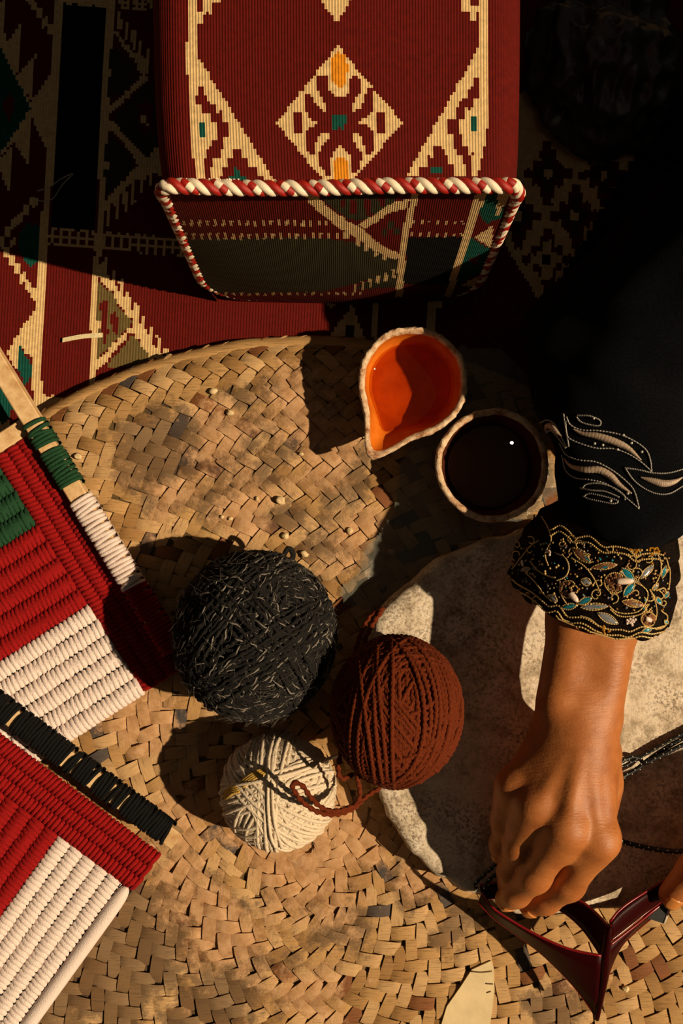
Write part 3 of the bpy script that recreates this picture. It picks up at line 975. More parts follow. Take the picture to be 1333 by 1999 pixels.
used, inv = np.unique(F.reshape(-1), return_inverse=True)
mb = MB(); mb.add(G.reshape(-1, 3)[used], inv.reshape(-1, 4).tolist())
o = mesh('plastic_sheet', mb, M['film'])
tag(o, 'crumpled clear plastic sheet lying under the two clay bowls', 'plastic sheet')

# ------------------------------------------------------------------ clay bowls
n = N('glazed_clay')
f = n.noise(38, 5); n.color(n.ramp(f, [(0.3, lin('a8480f')), (0.55, lin('cc6a16')), (0.75, lin('da7a28'))])).set(Roughness=0.5)
n.b.inputs['Specular IOR Level'].default_value = 0.12
n.bump(n.noise(220, 4), 0.25, 0.0008); M['glaze'] = n.m
n = N('raw_clay_rim')
f = n.noise(130, 6, 0.7); n.color(n.ramp(f, [(0.34, lin('8a5230')), (0.45, lin('c99f78')), (0.58, lin('e6cba8'))])).set(Roughness=0.95)
n.bump(n.noise(420, 6, 0.7), 0.8, 0.0018); M['rim'] = n.m
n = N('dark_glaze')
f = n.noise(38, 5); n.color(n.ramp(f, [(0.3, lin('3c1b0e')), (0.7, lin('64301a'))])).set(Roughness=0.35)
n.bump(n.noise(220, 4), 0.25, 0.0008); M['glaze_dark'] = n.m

def water_mat(name, tint, fac):
    m = bpy.data.materials.new(name); m.use_nodes = True; t = m.node_tree
    for nd in list(t.nodes): t.nodes.remove(nd)
    out = t.nodes.new('ShaderNodeOutputMaterial'); mx = t.nodes.new('ShaderNodeMixShader'); m2 = t.nodes.new('ShaderNodeMixShader')
    tr = t.nodes.new('ShaderNodeBsdfTransparent'); tr.inputs[0].default_value = lin(tint)
    df = t.nodes.new('ShaderNodeBsdfDiffuse'); df.inputs[0].default_value = lin('6e4a26')
    gl = t.nodes.new('ShaderNodeBsdfGlossy'); gl.inputs['Roughness'].default_value = 0.004
    fr = t.nodes.new('ShaderNodeFresnel'); fr.inputs[0].default_value = 1.33
    m2.inputs[0].default_value = fac
    t.links.new(tr.outputs[0], m2.inputs[1]); t.links.new(df.outputs[0], m2.inputs[2])
    t.links.new(fr.outputs[0], mx.inputs[0]); t.links.new(m2.outputs[0], mx.inputs[1]); t.links.new(gl.outputs[0], mx.inputs[2])
    t.links.new(mx.outputs[0], out.inputs[0])
    return m

def bowl(name, label, cx, cy, rpx, spout, hgt, gl, wlab, seed, wm, wlev):
    z0 = ZM + 0.004
    zr = z0 + hgt
    c = P(cx, cy, zr)
    s = (H - zr) / FPX
    na = 120
    th = np.linspace(0, 2 * math.pi, na, endpoint=False)
    R = np.full(na, rpx * s)
    R *= 1 + 0.018 * vnoise(np.stack([np.cos(th), np.sin(th)], -1), 2.2, seed)
    sp = np.zeros(na)
    if spout:
        ang, ln, wd = spout
        d = (th - ang + math.pi) % (2 * math.pi) - math.pi
        sp = ln * s * np.exp(-(np.abs(d) / wd) ** 1.5)
    root = thing(name, label, 'bowl', (c[0], c[1], z0))
    def ring(f, zz, spk, jit=0.0):
        r = R * f + sp * spk
        p = np.stack([c[0] + r * np.cos(th), c[1] + r * np.sin(th), np.full(na, zz)], -1)
        if jit:
            e = jit * vnoise(p, 330, seed) + jit * 0.7 * vnoise(p, 900, seed + 3)
            p[:, 0] += e * np.cos(th); p[:, 1] += e * np.sin(th); p[:, 2] += e * 0.8
        return p
    outer = [ring(0.0, z0, 0), ring(0.55, z0, 0), ring(0.66, z0 + .002, 0.05), ring(0.82, z0 + hgt * .3, .15), ring(0.94, z0 + hgt * .6, .45), ring(0.995, z0 + hgt * .86, .85)]
    rim = [ring(0.995, z0 + hgt * .86, .85, .0004), ring(1.0, zr - .003, .97, .0006), ring(0.985, zr - .0008, 1.0, .0009), ring(0.95, zr, .97, .0012), ring(0.905, zr - .0010, .92, .0010), ring(0.88, zr - .0032, .88, .0004)]
    inner = [ring(0.88, zr - .0032, .88, .0004), ring(0.865, zr - hgt * .2, .72), ring(0.83, zr - hgt * .4, .42), ring(0.72, zr - hgt * .62, .12), ring(0.55, zr - hgt * .78, 0), ring(0.3, zr - hgt * .85, 0), ring(0.0, zr - hgt * .86, 0)]
    for nm, rg, mt in (('outer_wall', outer, M['rim']), ('rim', rim, M['rim']), ('inner_wall', inner, gl)):
        A = np.array(rg).transpose(1, 0, 2)
        mb = MB(); mb.add(A.reshape(-1, 3), grid_faces(na, len(rg), wrap_u=True))
        o = mesh(nm, mb, mt, root)
    zw = zr - hgt * wlev
    fr = 0.88 - 0.13 * (wlev / 0.4) ** 1.2
    A = [ring(q * fr, zw, 0.38 * q if spout else 0) for q in (1.0, .75, .5, .25, 0)]
    A = np.array(A).transpose(1, 0, 2)
    mb = MB(); mb.add(A.reshape(-1, 3), [f for f in grid_faces(na, 5, wrap_u=True)])
    w = mesh('water', mb, wm)
    tag(w, wlab, 'water')
    return root
bowl('clay_bowl', 'spouted terracotta bowl with crusted pale rim, half in sunlight', 806, 745, 108, (math.radians(241), 66, 0.30), 0.042, M['glaze'], 'amber water in the sunlit spouted bowl', 3, water_mat('amber_water', 'e2b27a', 0.03), 0.42)
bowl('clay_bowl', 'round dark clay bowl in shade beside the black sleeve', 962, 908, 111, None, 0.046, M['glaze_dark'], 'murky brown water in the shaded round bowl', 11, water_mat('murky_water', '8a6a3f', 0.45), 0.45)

# ------------------------------------------------------------------ yarn balls
def wind(c, rad, scale, yr, bundles, per, step_, seed, lobe=0.0, twist=0.0, sides=6, flat=None, axes=None, wob=0.12):
    """yarn wound in crossing bundles over an ellipsoid"""
    rg = np.random.default_rng(seed)
    strands = []
    for b in range(bundles):
        if axes is not None and b >= bundles - len(axes):
            a = np.array(axes[b - bundles + len(axes)], float)
        else:
            a = rg.normal(size=3)
        a /= np.linalg.norm(a)
        h = np.array([1.0, 0, 0]) if abs(a[0]) < 0.8 else np.array([0, 1.0, 0])
        e1 = np.cross(a, h); e1 /= np.linalg.norm(e1); e2 = np.cross(a, e1)
        n = int(per * 2 * math.pi * rad / step_)
        t = np.linspace(0, 1, n)
        phi = 2 * math.pi * per * t
        wd = per * yr * 1.85 / rad
        off = rg.uniform(-0.35, 0.35)
        ph0 = rg.uniform(0, 6.28)
        lat = off + wd * (t - 0.5) + wob * np.sin(phi + ph0) * (0.5 + t) + 0.02 * np.sin(phi * 2.3 + b)
        R = rad * (0.93 + 0.07 * (b + 1) / bundles) + yr * 0.5 * np.sin(phi * 0.37 + b)
        R = R * (1 - 0.06 * np.exp(-t * per * 6) - 0.06 * np.exp(-(1 - t) * per * 6))
        d = np.cos(lat)[:, None] * (np.cos(phi)[:, None] * e1 + np.sin(phi)[:, None] * e2) + np.sin(lat)[:, None] * a
        p = d * R[:, None] * np.asarray(scale)
        if flat is not None:
            p[:, 2] = np.maximum(p[:, 2], flat)
        strands.append((p + c, d))
    return strands

def fuzz(c, rad, scale, n, ln, th, seed, zmin):
    rg = np.random.default_rng(seed); mb = MB()
    for _ in range(n):
        d = rg.normal(size=3); d[2] = abs(d[2]) * 0.9 - 0.25; d /= np.linalg.norm(d)
        p0 = d * rad * np.asarray(scale) * 0.985
        tang = np.cross(d, rg.normal(size=3)); tang /= np.linalg.norm(tang)
        l = ln * rg.uniform(0.4, 1.3)
        bend = np.cross(d, tang) * rg.normal() * 0.5
        pts = np.array([p0, p0 + (tang * 0.5 + d * 0.25 + bend * .3) * l * 0.5, p0 + (tang * 0.8 + d * rg.uniform(-.1, .5) + bend) * l])
        pts = resample(pts + c, 6)
        pts[:, 2] = np.maximum(pts[:, 2], zmin)
        mb.add(*tube(pts, np.linspace(th, th * 0.4, 6), 3, caps=False))
    return mb

# charcoal ball
M['char'] = yarn_mat('charcoal_wool', '1a1817', 0.5, 0.95, 700)
M['char_fleck'] = yarn_mat('grey_fleck_wool', '7d746a', 0.4, 0.95, 700)
M['char_fuzz'] = yarn_mat('grey_fuzz', '8c8478', 0.2)
gr = 0.0585
gc = P(498, 1241, ZM + gr * 0.96)
gs = (1.0, 1.05, 0.96)
ball = thing('yarn_ball', 'large fuzzy charcoal grey yarn ball flecked with white', 'yarn ball', (gc[0], gc[1], ZM + 0.001), 'yarn balls')
mb = MB(); mb.add(*sphere(gc, gr * 0.94, 32, 20, gs)); mesh('core', mb, M['char'], ball)
mb = MB(); wisp = MB()
for p, d in wind(gc, gr, gs, 0.0015, 24, 9, 0.0026, 21, flat=-gr * 0.93, axes=[(0.3, 0.2, 1), (0.7, -0.5, 0.4), (-0.5, 0.75, 0.45), (0.62, 0.62, -0.2), (-0.5, 0.8, 0.1)], wob=0.2):
    n = len(p); rg = np.random.default_rng(n)
    rr = 0.00135 * (1 + 0.25 * np.sin(np.arange(n) * 1.9) + 0.15 * rg.normal(size=n))
    p = p + rg.normal(0, 0.00035, p.shape)
    V, F = tube(p, np.clip(rr, .0007, .0021), 6, ref=d)
    mb.add(V, F)
    bb = np.cross(d, np.gradient(p, axis=0)); bb /= np.linalg.norm(bb, axis=1)[:, None] + 1e-9
    ph = np.arange(n) * 0.0026 * 2 * math.pi / 0.021 + 1.1 * vnoise(np.arange(n)[:, None] * 1.0, 0.2, 3)
    p2 = p + 0.00125 * (np.cos(ph)[:, None] * d + np.sin(ph)[:, None] * bb)
    i0 = 0
    while i0 < n - 12:
        ln = int(rg.integers(3, 12))
        if rg.random() < 0.58:
            sgm = p2[i0:i0 + ln + 1]
            wisp.add(*tube(resample(sgm, ln * 2), 0.00068 * np.sin(np.linspace(0.25, 2.9, ln * 2)), 4, caps=False))
        i0 += ln + int(rg.integers(1, 5))
mesh('winding', mb, M['char'], ball)
mesh('pale_ply', wisp, M['char_fleck'], ball)
o = mesh('fuzz', fuzz(gc, gr, gs, 1500, 0.011, 0.00009, 5, ZM + .002), M['char_fuzz'], ball); tag(o, kind='stuff')
# small loop of yarn sticking out of the top
mb = MB(); q = [P(545, 1098, .075), P(556, 1080, .078), P(563, 1070, .078), P(572, 1082, .075), P(566, 1104, .07)]
mb.add(*tube(resample(q, 22), 0.0021, 6)); mesh('yarn_loop', mb, M['char'], ball)

# white ball
M['white_wool'] = yarn_mat('cream_wool', 'd9c7ae', 0.12, 0.95, 800)
M['yellow_wool'] = yarn_mat('yellow_wool', 'cfa750', 0.2, 0.95, 800)
wr = 0.0415
wc = P(543, 1545, ZM + wr * 0.93)
ws = (1.03, 1.02, 0.93)
ball = thing('yarn_ball', 'small cream white yarn ball with two yellow tufts', 'yarn ball', (wc[0], wc[1], ZM + 0.001), 'yarn balls')
mb = MB(); mb.add(*sphere(wc, wr * 0.94, 32, 20, ws)); mesh('core', mb, M['white_wool'], ball)
mb = MB()
for p, d in wind(wc, wr, ws, 0.0015, 15, 8, 0.0026, 8, flat=-wr * 0.92, axes=[(1, 0.5, 0.3), (0.5, -0.6, 0.7), (-0.35, 0.9, 0.35), (0.85, 0.35, 0.45), (0.3, -0.9, 0.4), (1.0, 0.05, 0.05), (0.6, 0.7, 0.2)], wob=0.14):
    n = len(p)
    mb.add(*tube(p, 0.00145 * (1 + 0.1 * np.sin(np.arange(n) * 2.1)), 6, ref=d))
mesh('winding', mb, M['white_wool'], ball)
o = mesh('fuzz', fuzz(wc, wr, ws, 700, 0.007, 0.00010, 15, ZM + .002), M['white_wool'], ball); tag(o, kind='stuff')
def on_ball(c, rad, sc, u, v, lift):
    zz = c[2] + rad * 0.7
    for _ in range(12):
        p = P(u, v, zz)
        dx, dy = (p[0] - c[0]) / (rad * sc[0]), (p[1] - c[1]) / (rad * sc[1])
        zz = c[2] + rad * sc[2] * math.sqrt(max(0.02, 1 - dx * dx - dy * dy)) + lift
    return P(u, v, zz)
for ln in ([(470, 1533), (488, 1520), (505, 1510), (517, 1505)], [(437, 1557), (450, 1545), (466, 1540)]):
    mb = MB()
    for k in range(4):
        q = [on_ball(wc, wr, ws, x + (k - 1.5) * 1.5, y + (k - 1.5) * 3.5, 0.002) for x, y in ln]
        mb.add(*tube(resample(q, 12), 0.0013 * np.sin(np.linspace(0.4, 2.7, 12)), 6))
    mesh('yellow_tuft', mb, M['yellow_wool'], ball)
for ln in ([(432, 1532), (470, 1531), (530, 1520), (600, 1500), (640, 1482), (668, 1472)], [(523, 1440), (524, 1500), (523, 1570), (528, 1630), (538, 1655)], [(533, 1445), (531, 1520), (535, 1600), (550, 1655)]):
    mb = MB(); q = [on_ball(wc, wr, ws, x, y, 0.0022) for x, y in ln]
    mb.add(*tube(resample(q, 40), 0.0013, 6)); mesh('outer_strand', mb, M['white_wool'], ball)

# rust ball leaning on the stone
M['rust_wool'] = yarn_mat('rust_wool', '622507', 0.3, 0.9, 900)
rr_ = 0.0472
rc = P(775, 1388, ZS + 0.0455)
rs = (0.97, 1.09, 0.94)
ball = thing('yarn_ball', 'rust brown plied yarn ball with a loose looping tail', 'yarn ball', (rc[0], rc[1], ZS + 0.001), 'yarn balls')
mb = MB(); mb.add(*sphere(rc, rr_ * 0.95, 32, 20, rs)); mesh('core', mb, M['rust_wool'], ball)
mb = MB()
for p, d in wind(rc, rr_, rs, 0.0018, 16, 9, 0.0013, 31, flat=-rr_ * 0.90, axes=[(0.1, 0.2, 1.0), (0.9, 0.45, 0.1), (-0.65, 0.3, 0.75), (-0.25, 0.35, 0.9), (0.35, -0.5, 0.8), (0.85, -0.1, 0.32), (0.95, 0.25, 0.15), (-0.55, 0.25, 0.85)], wob=0.2):
    mb.add(*tube(p, 0.0020, 8, ref=d, lobe=0.18, twist=2 * math.pi / 0.0080))
mesh('winding', mb, M['rust_wool'], ball)
tail = [(750, 1188, 0.084), (722, 1205, 0.088), (702, 1245, 0.097), (690, 1300, 0.107), (676, 1370, 0.112), (672, 1430, 0.114), (660, 1500, 0.117), (668, 1520, 0.116), (690, 1512, 0.112), (705, 1515, 0.108)]
t2 = [(745, 1193, 0.088), (728, 1218, 0.092), (708, 1262, 0.102), (694, 1330, 0.116), (698, 1400, 0.122), (690, 1450, 0.126), (694, 1500, 0.122), (702, 1550, 0.112), (690, 1575, 0.110)]
t3 = [(742, 1538, 0.094), (715, 1555, 0.102), (690, 1578, 0.112), (655, 1590, 0.120), (620, 1585, 0.126), (590, 1565, 0.130), (572, 1540, 0.131), (573, 1528, 0.132), (590, 1534, 0.131), (606, 1556, 0.129), (630, 1578, 0.125), (660, 1583, 0.121), (700, 1570, 0.110)]
for q in (tail, t2, t3):
    pts = resample([P(*w) for w in q], 260); mb = MB()
    mb.add(*tube(pts, 0.0021, 8, lobe=0.22, twist=2 * math.pi / 0.011)); mesh('yarn_tail', mb, M['rust_wool'], ball)

# ------------------------------------------------------------------ woven panels on wrapped sticks
M['y_red'] = yarn_mat('scarlet_yarn', '8f0d0d', 0.28, 0.9, 1100)
M['y_white'] = yarn_mat('white_yarn', 'e4d1c8', 0.08, 0.9, 1100)
M['y_green'] = yarn_mat('green_yarn', '1d4228', 0.35, 0.85, 1100)
M['y_black'] = yarn_mat('black_yarn', '0b0b0c', 0.4, 0.9, 1100)
n = N('pale_wood')
tc = n.node('ShaderNodeTexCoord').outputs['Object']; mp = n.node('ShaderNodeMapping'); n.link(tc, mp.inputs[0]); mp.inputs['Scale'].default_value = (30, 30, 30)
wv = n.noise(10, 5, 0.6); g2 = n.noise(90, 4)
n.color(n.ramp(g2, [(0.3, lin('b98b58')), (0.55, lin('d9b583')), (0.75, lin('e6c89c'))])).set(Roughness=0.6); n.bump(n.noise(500, 3), 0.2, 0.0006)
M['wood'] = n.m

def row_mesh(p0, p1, half, hgt, pitch, slant, z0, seed, plain=False):
    """a raised row of yarn stitches laid across padding from p0 to p1"""
    rg = np.random.default_rng(seed); mb = MB()
    d = p1 - p0; L = np.linalg.norm(d); d = d / L
    side = np.array((-d[1], d[0], 0))
    if plain:
        pth = np.array([p0 + d * L * t for t in np.linspace(0, 1, 60)]); pth[:, 2] = z0 + hgt * .45
        rr = half * np.sqrt(np.clip(1 - np.linspace(-1, 1, 60) ** 14, 0.05, 1)); mb.add(*tube(pth, rr, 12)); return mb
    n = max(2, int(L / pitch)); sl = slant
    for i in range(n):
        if rg.random() < 0.08: sl = slant * rg.uniform(0.3, 1.6)
        c = p0 + d * (i + 0.5) * L / n
        a = np.linspace(0, math.pi, 8)
        h = hgt * (1 + rg.normal(0, 0.05))
        pts = c + side * (np.cos(a) * half * 0.97)[:, None] + d * (np.cos(a) * sl * half + rg.normal(0, .0001))[:, None]
        pts[:, 2] = z0 + h * np.sin(a) ** 0.75
        mb.add(*tube(pts, L / n * 0.56 * (1 + rg.normal(0, .05)), 6, ref=d, caps=False))
    base = np.array([p0, p1]); base[:, 2] = z0 + hgt * 0.27
    mb.add(*tube(np.array([base[0] * (1 - t) + base[1] * t for t in np.linspace(0, 1, 8)]), half * 0.86, 10))
    return mb

def panel(label, corner, e1, e2, zp, border_len, widths, bands, inner_len, seed, stick, group):
    """corner: lower right pixel; rows of the border run along -e1, inner rows along e2"""
    s = (H - zp) / FPX
    E1 = np.array((e1[0], -e1[1], 0)) * s; E2 = np.array((e2[0], -e2[1], 0)) * s
    C = P(corner[0], corner[1], zp)
    mid = C - E1 * border_len / 2 + E2 * inner_len / 2
    root = thing('yarn_weaving', label, 'weaving', (mid[0], mid[1], zp - 0.003), group)
    # backing cloth of warp threads
    b = MB(); tot = widths * 3
    ctr = C - E1 * border_len / 2 + E2 * (tot + inner_len) / 2
    ex = E1 / np.linalg.norm(E1); ey = E2 / np.linalg.norm(E2)
    b.add(*box(ctr + (0, 0, -0.0008), (border_len / 2 * s - .001, (tot + inner_len) / 2 * s - .001, 0.0015), ex, ey))
    mesh('warp_backing', b, M['y_black'], root, smooth=False)
    hw_ = widths / 2 * s
    for k in range(3):
        q = C + E2 * (widths * (k + 0.5))
        mesh('yarn_row', row_mesh(q, q - E1 * border_len, hw_, hw_ * 0.95, 0.0036, 0.16, zp, seed + k), M['y_red'], root)
    t = 0.0
    for bi, (mat_, cnt, w_, plain) in enumerate(bands):
        for k in range(cnt):
            q = C + E2 * tot - E1 * (t + w_ / 2)
            mesh('yarn_row', row_mesh(q, q + E2 * inner_len, w_ / 2 * s, w_ / 2 * s * 0.8, 0.0040 if mat_ == 'y_white' else 0.0036, 0.10 + 0.08 * math.sin(k * 2.1), zp, seed + 20 * bi + k, plain and k == 0), M[mat_], root)
            t += w_
            if mat_ == 'y_white':
                wt = MB(); q2 = C + E2 * tot - E1 * t
                nn = int(inner_len * s / 0.0042)
                for i in range(nn):
                    if i % 5 == 4: continue
                    p = q2 + E2 * inner_len * (i + 0.3) / nn
                    p[2] = zp + w_ / 2 * s * 0.60
                    wt.add(*tube(np.array([p, p + ey * 0.0027]), 0.0010, 5))
                mesh('warp_thread', wt, M['y_black'], root)
    return root, C, E1, E2, ex, ey, s

GRP = 'woven panels on wrapped sticks'
pa, C, E1, E2, ex, ey, s = panel('red, white and green yarn panel on the green and white wrapped stick', (350, 1307), (0.54, 0.842), (-0.842, 0.54), 0.041, 540, 26.3,
      [('y_white', 6, 33.6, False), ('y_red', 5, 37, False), ('y_green', 4, 39, False)], 330, 40, None, GRP)

def stick(root, a, b, zc, half, wraps, seed):
    A = P(a[0], a[1], zc); B = P(b[0], b[1], zc)
    d = B - A; L = np.linalg.norm(d); d = d / L; sd = np.array((-d[1], d[0], 0)); up = np.array((0, 0, 1.0))
    mb = MB(); bvl = 0.12
    prof = [(-1, -1 + bvl), (-1 + bvl, -1), (1 - bvl, -1), (1, -1 + bvl), (1, 1 - bvl), (1 - bvl, 1), (-1 + bvl, 1), (-1, 1 - bvl)]
    V = [A + d * L * t + sd * half[0] * x + up * half[1] * y for t in (0, 1) for x, y in prof]
    mb.add(V, [(i, (i + 1) % 8, 8 + (i + 1) % 8, 8 + i) for i in range(8)] + [tuple(range(8))[::-1], tuple(range(8, 16))])
    o = mesh('stick', mb, M['wood'], root, smooth=False); recalc(o)
    rg = np.random.default_rng(seed)
    for (t0, t1, mt, pitch, yr, gap) in wraps:
        w = MB(); x = t0 * L
        while x < t1 * L:
            if rg.random() < gap: x += pitch * rg.uniform(0.6, 1.5)
            a_ = np.linspace(0, 2 * math.pi, 22)
            ce, se = np.cos(a_), np.sin(a_)
            sx = np.sign(ce) * np.abs(ce) ** 0.6 * (half[0] + yr * 0.7); sy = np.sign(se) * np.abs(se) ** 0.6 * (half[1] + yr * 0.7)
            sk = rg.normal(0.0004, 0.0003)
            p = A + d * (x + sk * ce * 2.2)[:, None] + sd * sx[:, None] + up * sy[:, None] if np.ndim(x) else A + d * (x + sk * ce * 2.2 + pitch * a_ / 6.283)[:, None] + sd * sx[:, None] + up * sy[:, None]
            w.add(*tube(p, yr, 6, caps=False))
            x += pitch * rg.uniform(0.85, 1.1)
        mesh('yarn_wrap', w, M[mt], root)

za = 0.050
stick(pa, (-40, 651), (338, 1268), za, (0.0070, 0.0060), [(0.275, 0.475, 'y_green', 0.0031, 0.0017, 0.10), (0.525, 0.80, 'y_white', 0.0036, 0.0018, 0.10), (0.80, 1.0, 'y_red', 0.0034, 0.0018, 0.12)], 3)
stick(pa, (58, 830), (-260, 1034), 0.042, (0.0065, 0.006), [], 4)

pb, C, E1, E2, ex, ey, s = panel('red and white yarn panel on the black wrapped stick, at lower left', (312, 1668), (0.80, 0.60), (-0.585, 0.811), 0.054, 520, 28.3,
      [('y_white', 6, 30.2, True), ('y_red', 5, 32, False), ('y_green', 5, 35.6, False)], 470, 90, None, GRP)
stick(pb, (-60, 1333), (347, 1640), 0.0685, (0.0068, 0.0060), [(0.0, 0.905, 'y_black', 0.0028, 0.0018, 0.17), (0.915, 0.945, 'y_black', 0.0028, 0.0017, 0.0)], 9)

# ------------------------------------------------------------------ person: arms, robe sleeve, lace cuff, lap
def smin(a, b, k):
    h = np.clip(0.5 + 0.5 * (b - a) / k, 0, 1)
    return b * (1 - h) + a * h - k * h * (1 - h)

class Field:
    def __init__(self, lo, hi, h):
        self.lo = np.array(lo, np.float32); self.h = h
        n = np.ceil((np.array(hi) - self.lo) / h).astype(int) + 1
        ax = [self.lo[i] + h * np.arange(n[i]) for i in range(3)]
        self.X = ax[0][:, None, None].astype(np.float32); self.Y = ax[1][None, :, None].astype(np.float32); self.Z = ax[2][None, None, :].astype(np.float32)
    def cone(self, a, b, ra, rb, flat=1.0):
        a = np.asarray(a, np.float32); b = np.asarray(b, np.float32); d = b - a; L2 = float(d @ d) + 1e-12
        t = np.clip(((self.X - a[0]) * d[0] + (self.Y - a[1]) * d[1] + (self.Z - a[2]) * d[2]) / L2, 0, 1)
        q = (self.X - a[0] - t * d[0]) ** 2 + (self.Y - a[1] - t * d[1]) ** 2 + ((self.Z - a[2] - t * d[2]) / flat) ** 2
        return np.sqrt(q) - (ra + (rb - ra) * t)
    def nets(self, f):
        ins = f < 0
        nx, ny, nz = f.shape
        cnt = np.zeros((nx - 1, ny - 1, nz - 1), np.float32); acc = np.zeros((nx - 1, ny - 1, nz - 1, 3), np.float32)
        cor = [(i, j, k) for i in (0, 1) for j in (0, 1) for k in (0, 1)]
        sl = lambda c, arr: arr[c[0]:nx - 1 + c[0], c[1]:ny - 1 + c[1], c[2]:nz - 1 + c[2]]
        s8 = sum(sl(c, ins).astype(np.int8) for c in cor)
        act = (s8 > 0) & (s8 < 8)
        I = np.argwhere(act)
        tot = np.zeros((len(I), 3)); num = np.zeros(len(I))
        for a in cor:
            for ax in range(3):
                if a[ax]: continue
                b = list(a); b[ax] = 1
                fa = f[I[:, 0] + a[0], I[:, 1] + a[1], I[:, 2] + a[2]]; fb = f[I[:, 0] + b[0], I[:, 1] + b[1], I[:, 2] + b[2]]
                m = (fa < 0) != (fb < 0)
                t = np.where(m, fa / np.where(m, fa - fb, 1), 0)
                p = np.repeat(np.array(a, float)[None], len(I), 0); p[:, ax] += t
                tot += p * m[:, None]; num += m
        V = self.lo + (I + tot / num[:, None]) * self.h
        vid = -np.ones(act.shape, int); vid[act] = np.arange(len(I))
        F = []
        for ax in range(3):
            o1, o2 = [(1, 2), (2, 0), (0, 1)][ax]
            lo = [slice(1, -1)] * 3; lo[ax] = slice(0, -1); hi = list(lo); hi[ax] = slice(1, None)
            fa = ins[tuple(lo)]; fb = ins[tuple(hi)]
            E = np.argwhere(fa != fb)
            base = E.copy(); base[:, o1] += 1; base[:, o2] += 1
            d1 = np.zeros(3, int); d1[o1] = 1; d2 = np.zeros(3, int); d2[o2] = 1
            g = lambda q: vid[q[:, 0], q[:, 1], q[:, 2]]
            Q = np.stack([g(base - d1 - d2), g(base - d2), g(base), g(base - d1)], -1)
            flip = ~fa[E[:, 0], E[:, 1], E[:, 2]]
            Q[flip] = Q[flip][:, ::-1]
            F.append(Q[(Q >= 0).all(1)])
        return V, np.concatenate(F).tolist()

person = thing('person', 'seated person in a black robe, right hand reaching down to hold the red mask', 'person', (0.30, 0.15, 0.004))

n = N('warm_skin')
f = n.noise(60, 4); f2 = n.noise(900, 4, 0.6)
n.color(n.ramp(f, [(0.3, lin('9c5a2c')), (0.6, lin('b06c38')), (0.8, lin('bd7a46'))])).set(Roughness=0.48)
n.b.inputs['Specular IOR Level'].default_value = 0.4
n.b.inputs['Subsurface Weight'].default_value = 0.12
n.b.inputs['Subsurface Radius'].default_value = (0.006, 0.002, 0.001)
n.b.inputs['Subsurface Scale'].default_value = 0.5
pos = n.pos()
mp = n.node('ShaderNodeMapping'); n.link(pos, mp.inputs[0]); mp.inputs['Scale'].default_value = (160, 700, 300); mp.inputs['Rotation'].default_value = (0, 0, 0.1)
cre = n.noise(1.0, 3, 0.55, mp.outputs[0])
n.bump(n.math('ADD', n.math('MULTIPLY', f2, 0.45), cre), 0.35, 0.0011)
M['skin'] = n.m
M['nail'] = simple('fingernail', 'c9803f', 0.3, 0.5, 200, var=0.08)

fd = Field((0.095, -0.315, 0.062), (0.245, 0.06, 0.205), 0.00135)
W = lambda u, v, zz: P(u, v, zz)
palm = fd.cone(W(1160, 1060, .128), W(1126, 1200, .133), .0170, .0182)
parts = [(W(1212, 1060, .132), W(1194, 1200, .136), .0172, .0182), (W(1126, 1200, .134), W(1094, 1375, .134), .0182, .0165), (W(1194, 1200, .137), W(1168, 1385, .135), .0182, .0162),
         # carpals and metacarpals
         (W(1130, 1390, .136), W(1132, 1470, .137), .019, .018),
         (W(1160, 1420, .134), W(1168, 1635, .147), .0150, .0118), (W(1135, 1430, .138), W(1108, 1612, .151), .0145, .0118),
         (W(1105, 1430, .134), W(1050, 1575, .142), .0145, .0112), (W(1082, 1425, .127), W(1006, 1535, .129), .0145, .0108),
         # heel of the hand and ball of the thumb underneath
         (W(1110, 1450, .122), W(1050, 1540, .122), .016, .014), (W(1165, 1470, .120), W(1160, 1580, .122), .017, .015)]
for a, b, ra, rb in parts:
    palm = smin(palm, fd.cone(a, b, ra, rb), 0.012)
# knuckles, tendons, wrist bone
for c, r in ((W(1170, 1640, .1495), .0105), (W(1107, 1618, .1520), .0105), (W(1046, 1576, .1435), .0095), (W(1085, 1365, .1415), .0095)):
    palm = smin(palm, fd.cone(c, c + 1e-5, r, r), 0.009)
for a, b in (((1150, 1470, .1505), (1166, 1622, .1555)), ((1130, 1475, .1535), (1108, 1600, .1585)), ((1104, 1475, .1475), (1056, 1560, .1495))):
    palm = smin(palm, fd.cone(W(*a), W(*b), .0022, .0026), 0.006)
for a, b, ra, rb in ((W(1168, 1632, .141), W(1105, 1612, .144), .0105, .0105), (W(1105, 1612, .144), W(1048, 1572, .137), .0105, .010), (W(1048, 1572, .137), W(1004, 1530, .125), .010, .0095), (W(1040, 1588, .131), W(1000, 1562, .119), .0115, .0105), (W(1092, 1628, .139), W(1040, 1598, .129), .0112, .0108), (W(1024, 1605, .122), W(1000, 1590, .114), .0100, .0095), (W(1150, 1660, .136), W(1098, 1645, .139), .0105, .0105)):
    palm = smin(palm, fd.cone(a, b, ra, rb), 0.010)
FING = {
    'index': [((1166, 1640, .147), .0126), ((1110, 1726, .119), .0106), ((1066, 1757, .100), .0092), ((1034, 1768, .090), .0080)],
    'middle': [((1103, 1620, .150), .0126), ((1044, 1710, .123), .0108), ((1008, 1743, .103), .0094), ((988, 1755, .091), .0082)],
    'ring': [((1046, 1576, .141), .0120), ((1014, 1650, .120), .0104), ((997, 1700, .101), .0090), ((990, 1725, .090), .0074)],
    'little': [((1004, 1536, .127), .0114), ((987, 1602, .112), .0096), ((980, 1650, .097), .0082), ((977, 1668, .089), .0068)],
    'thumb': [((1172, 1530, .120), .0145), ((1145, 1640, .102), .0112), ((1095, 1712, .090), .0094), ((1060, 1738, .086), .0080)]}
res = None
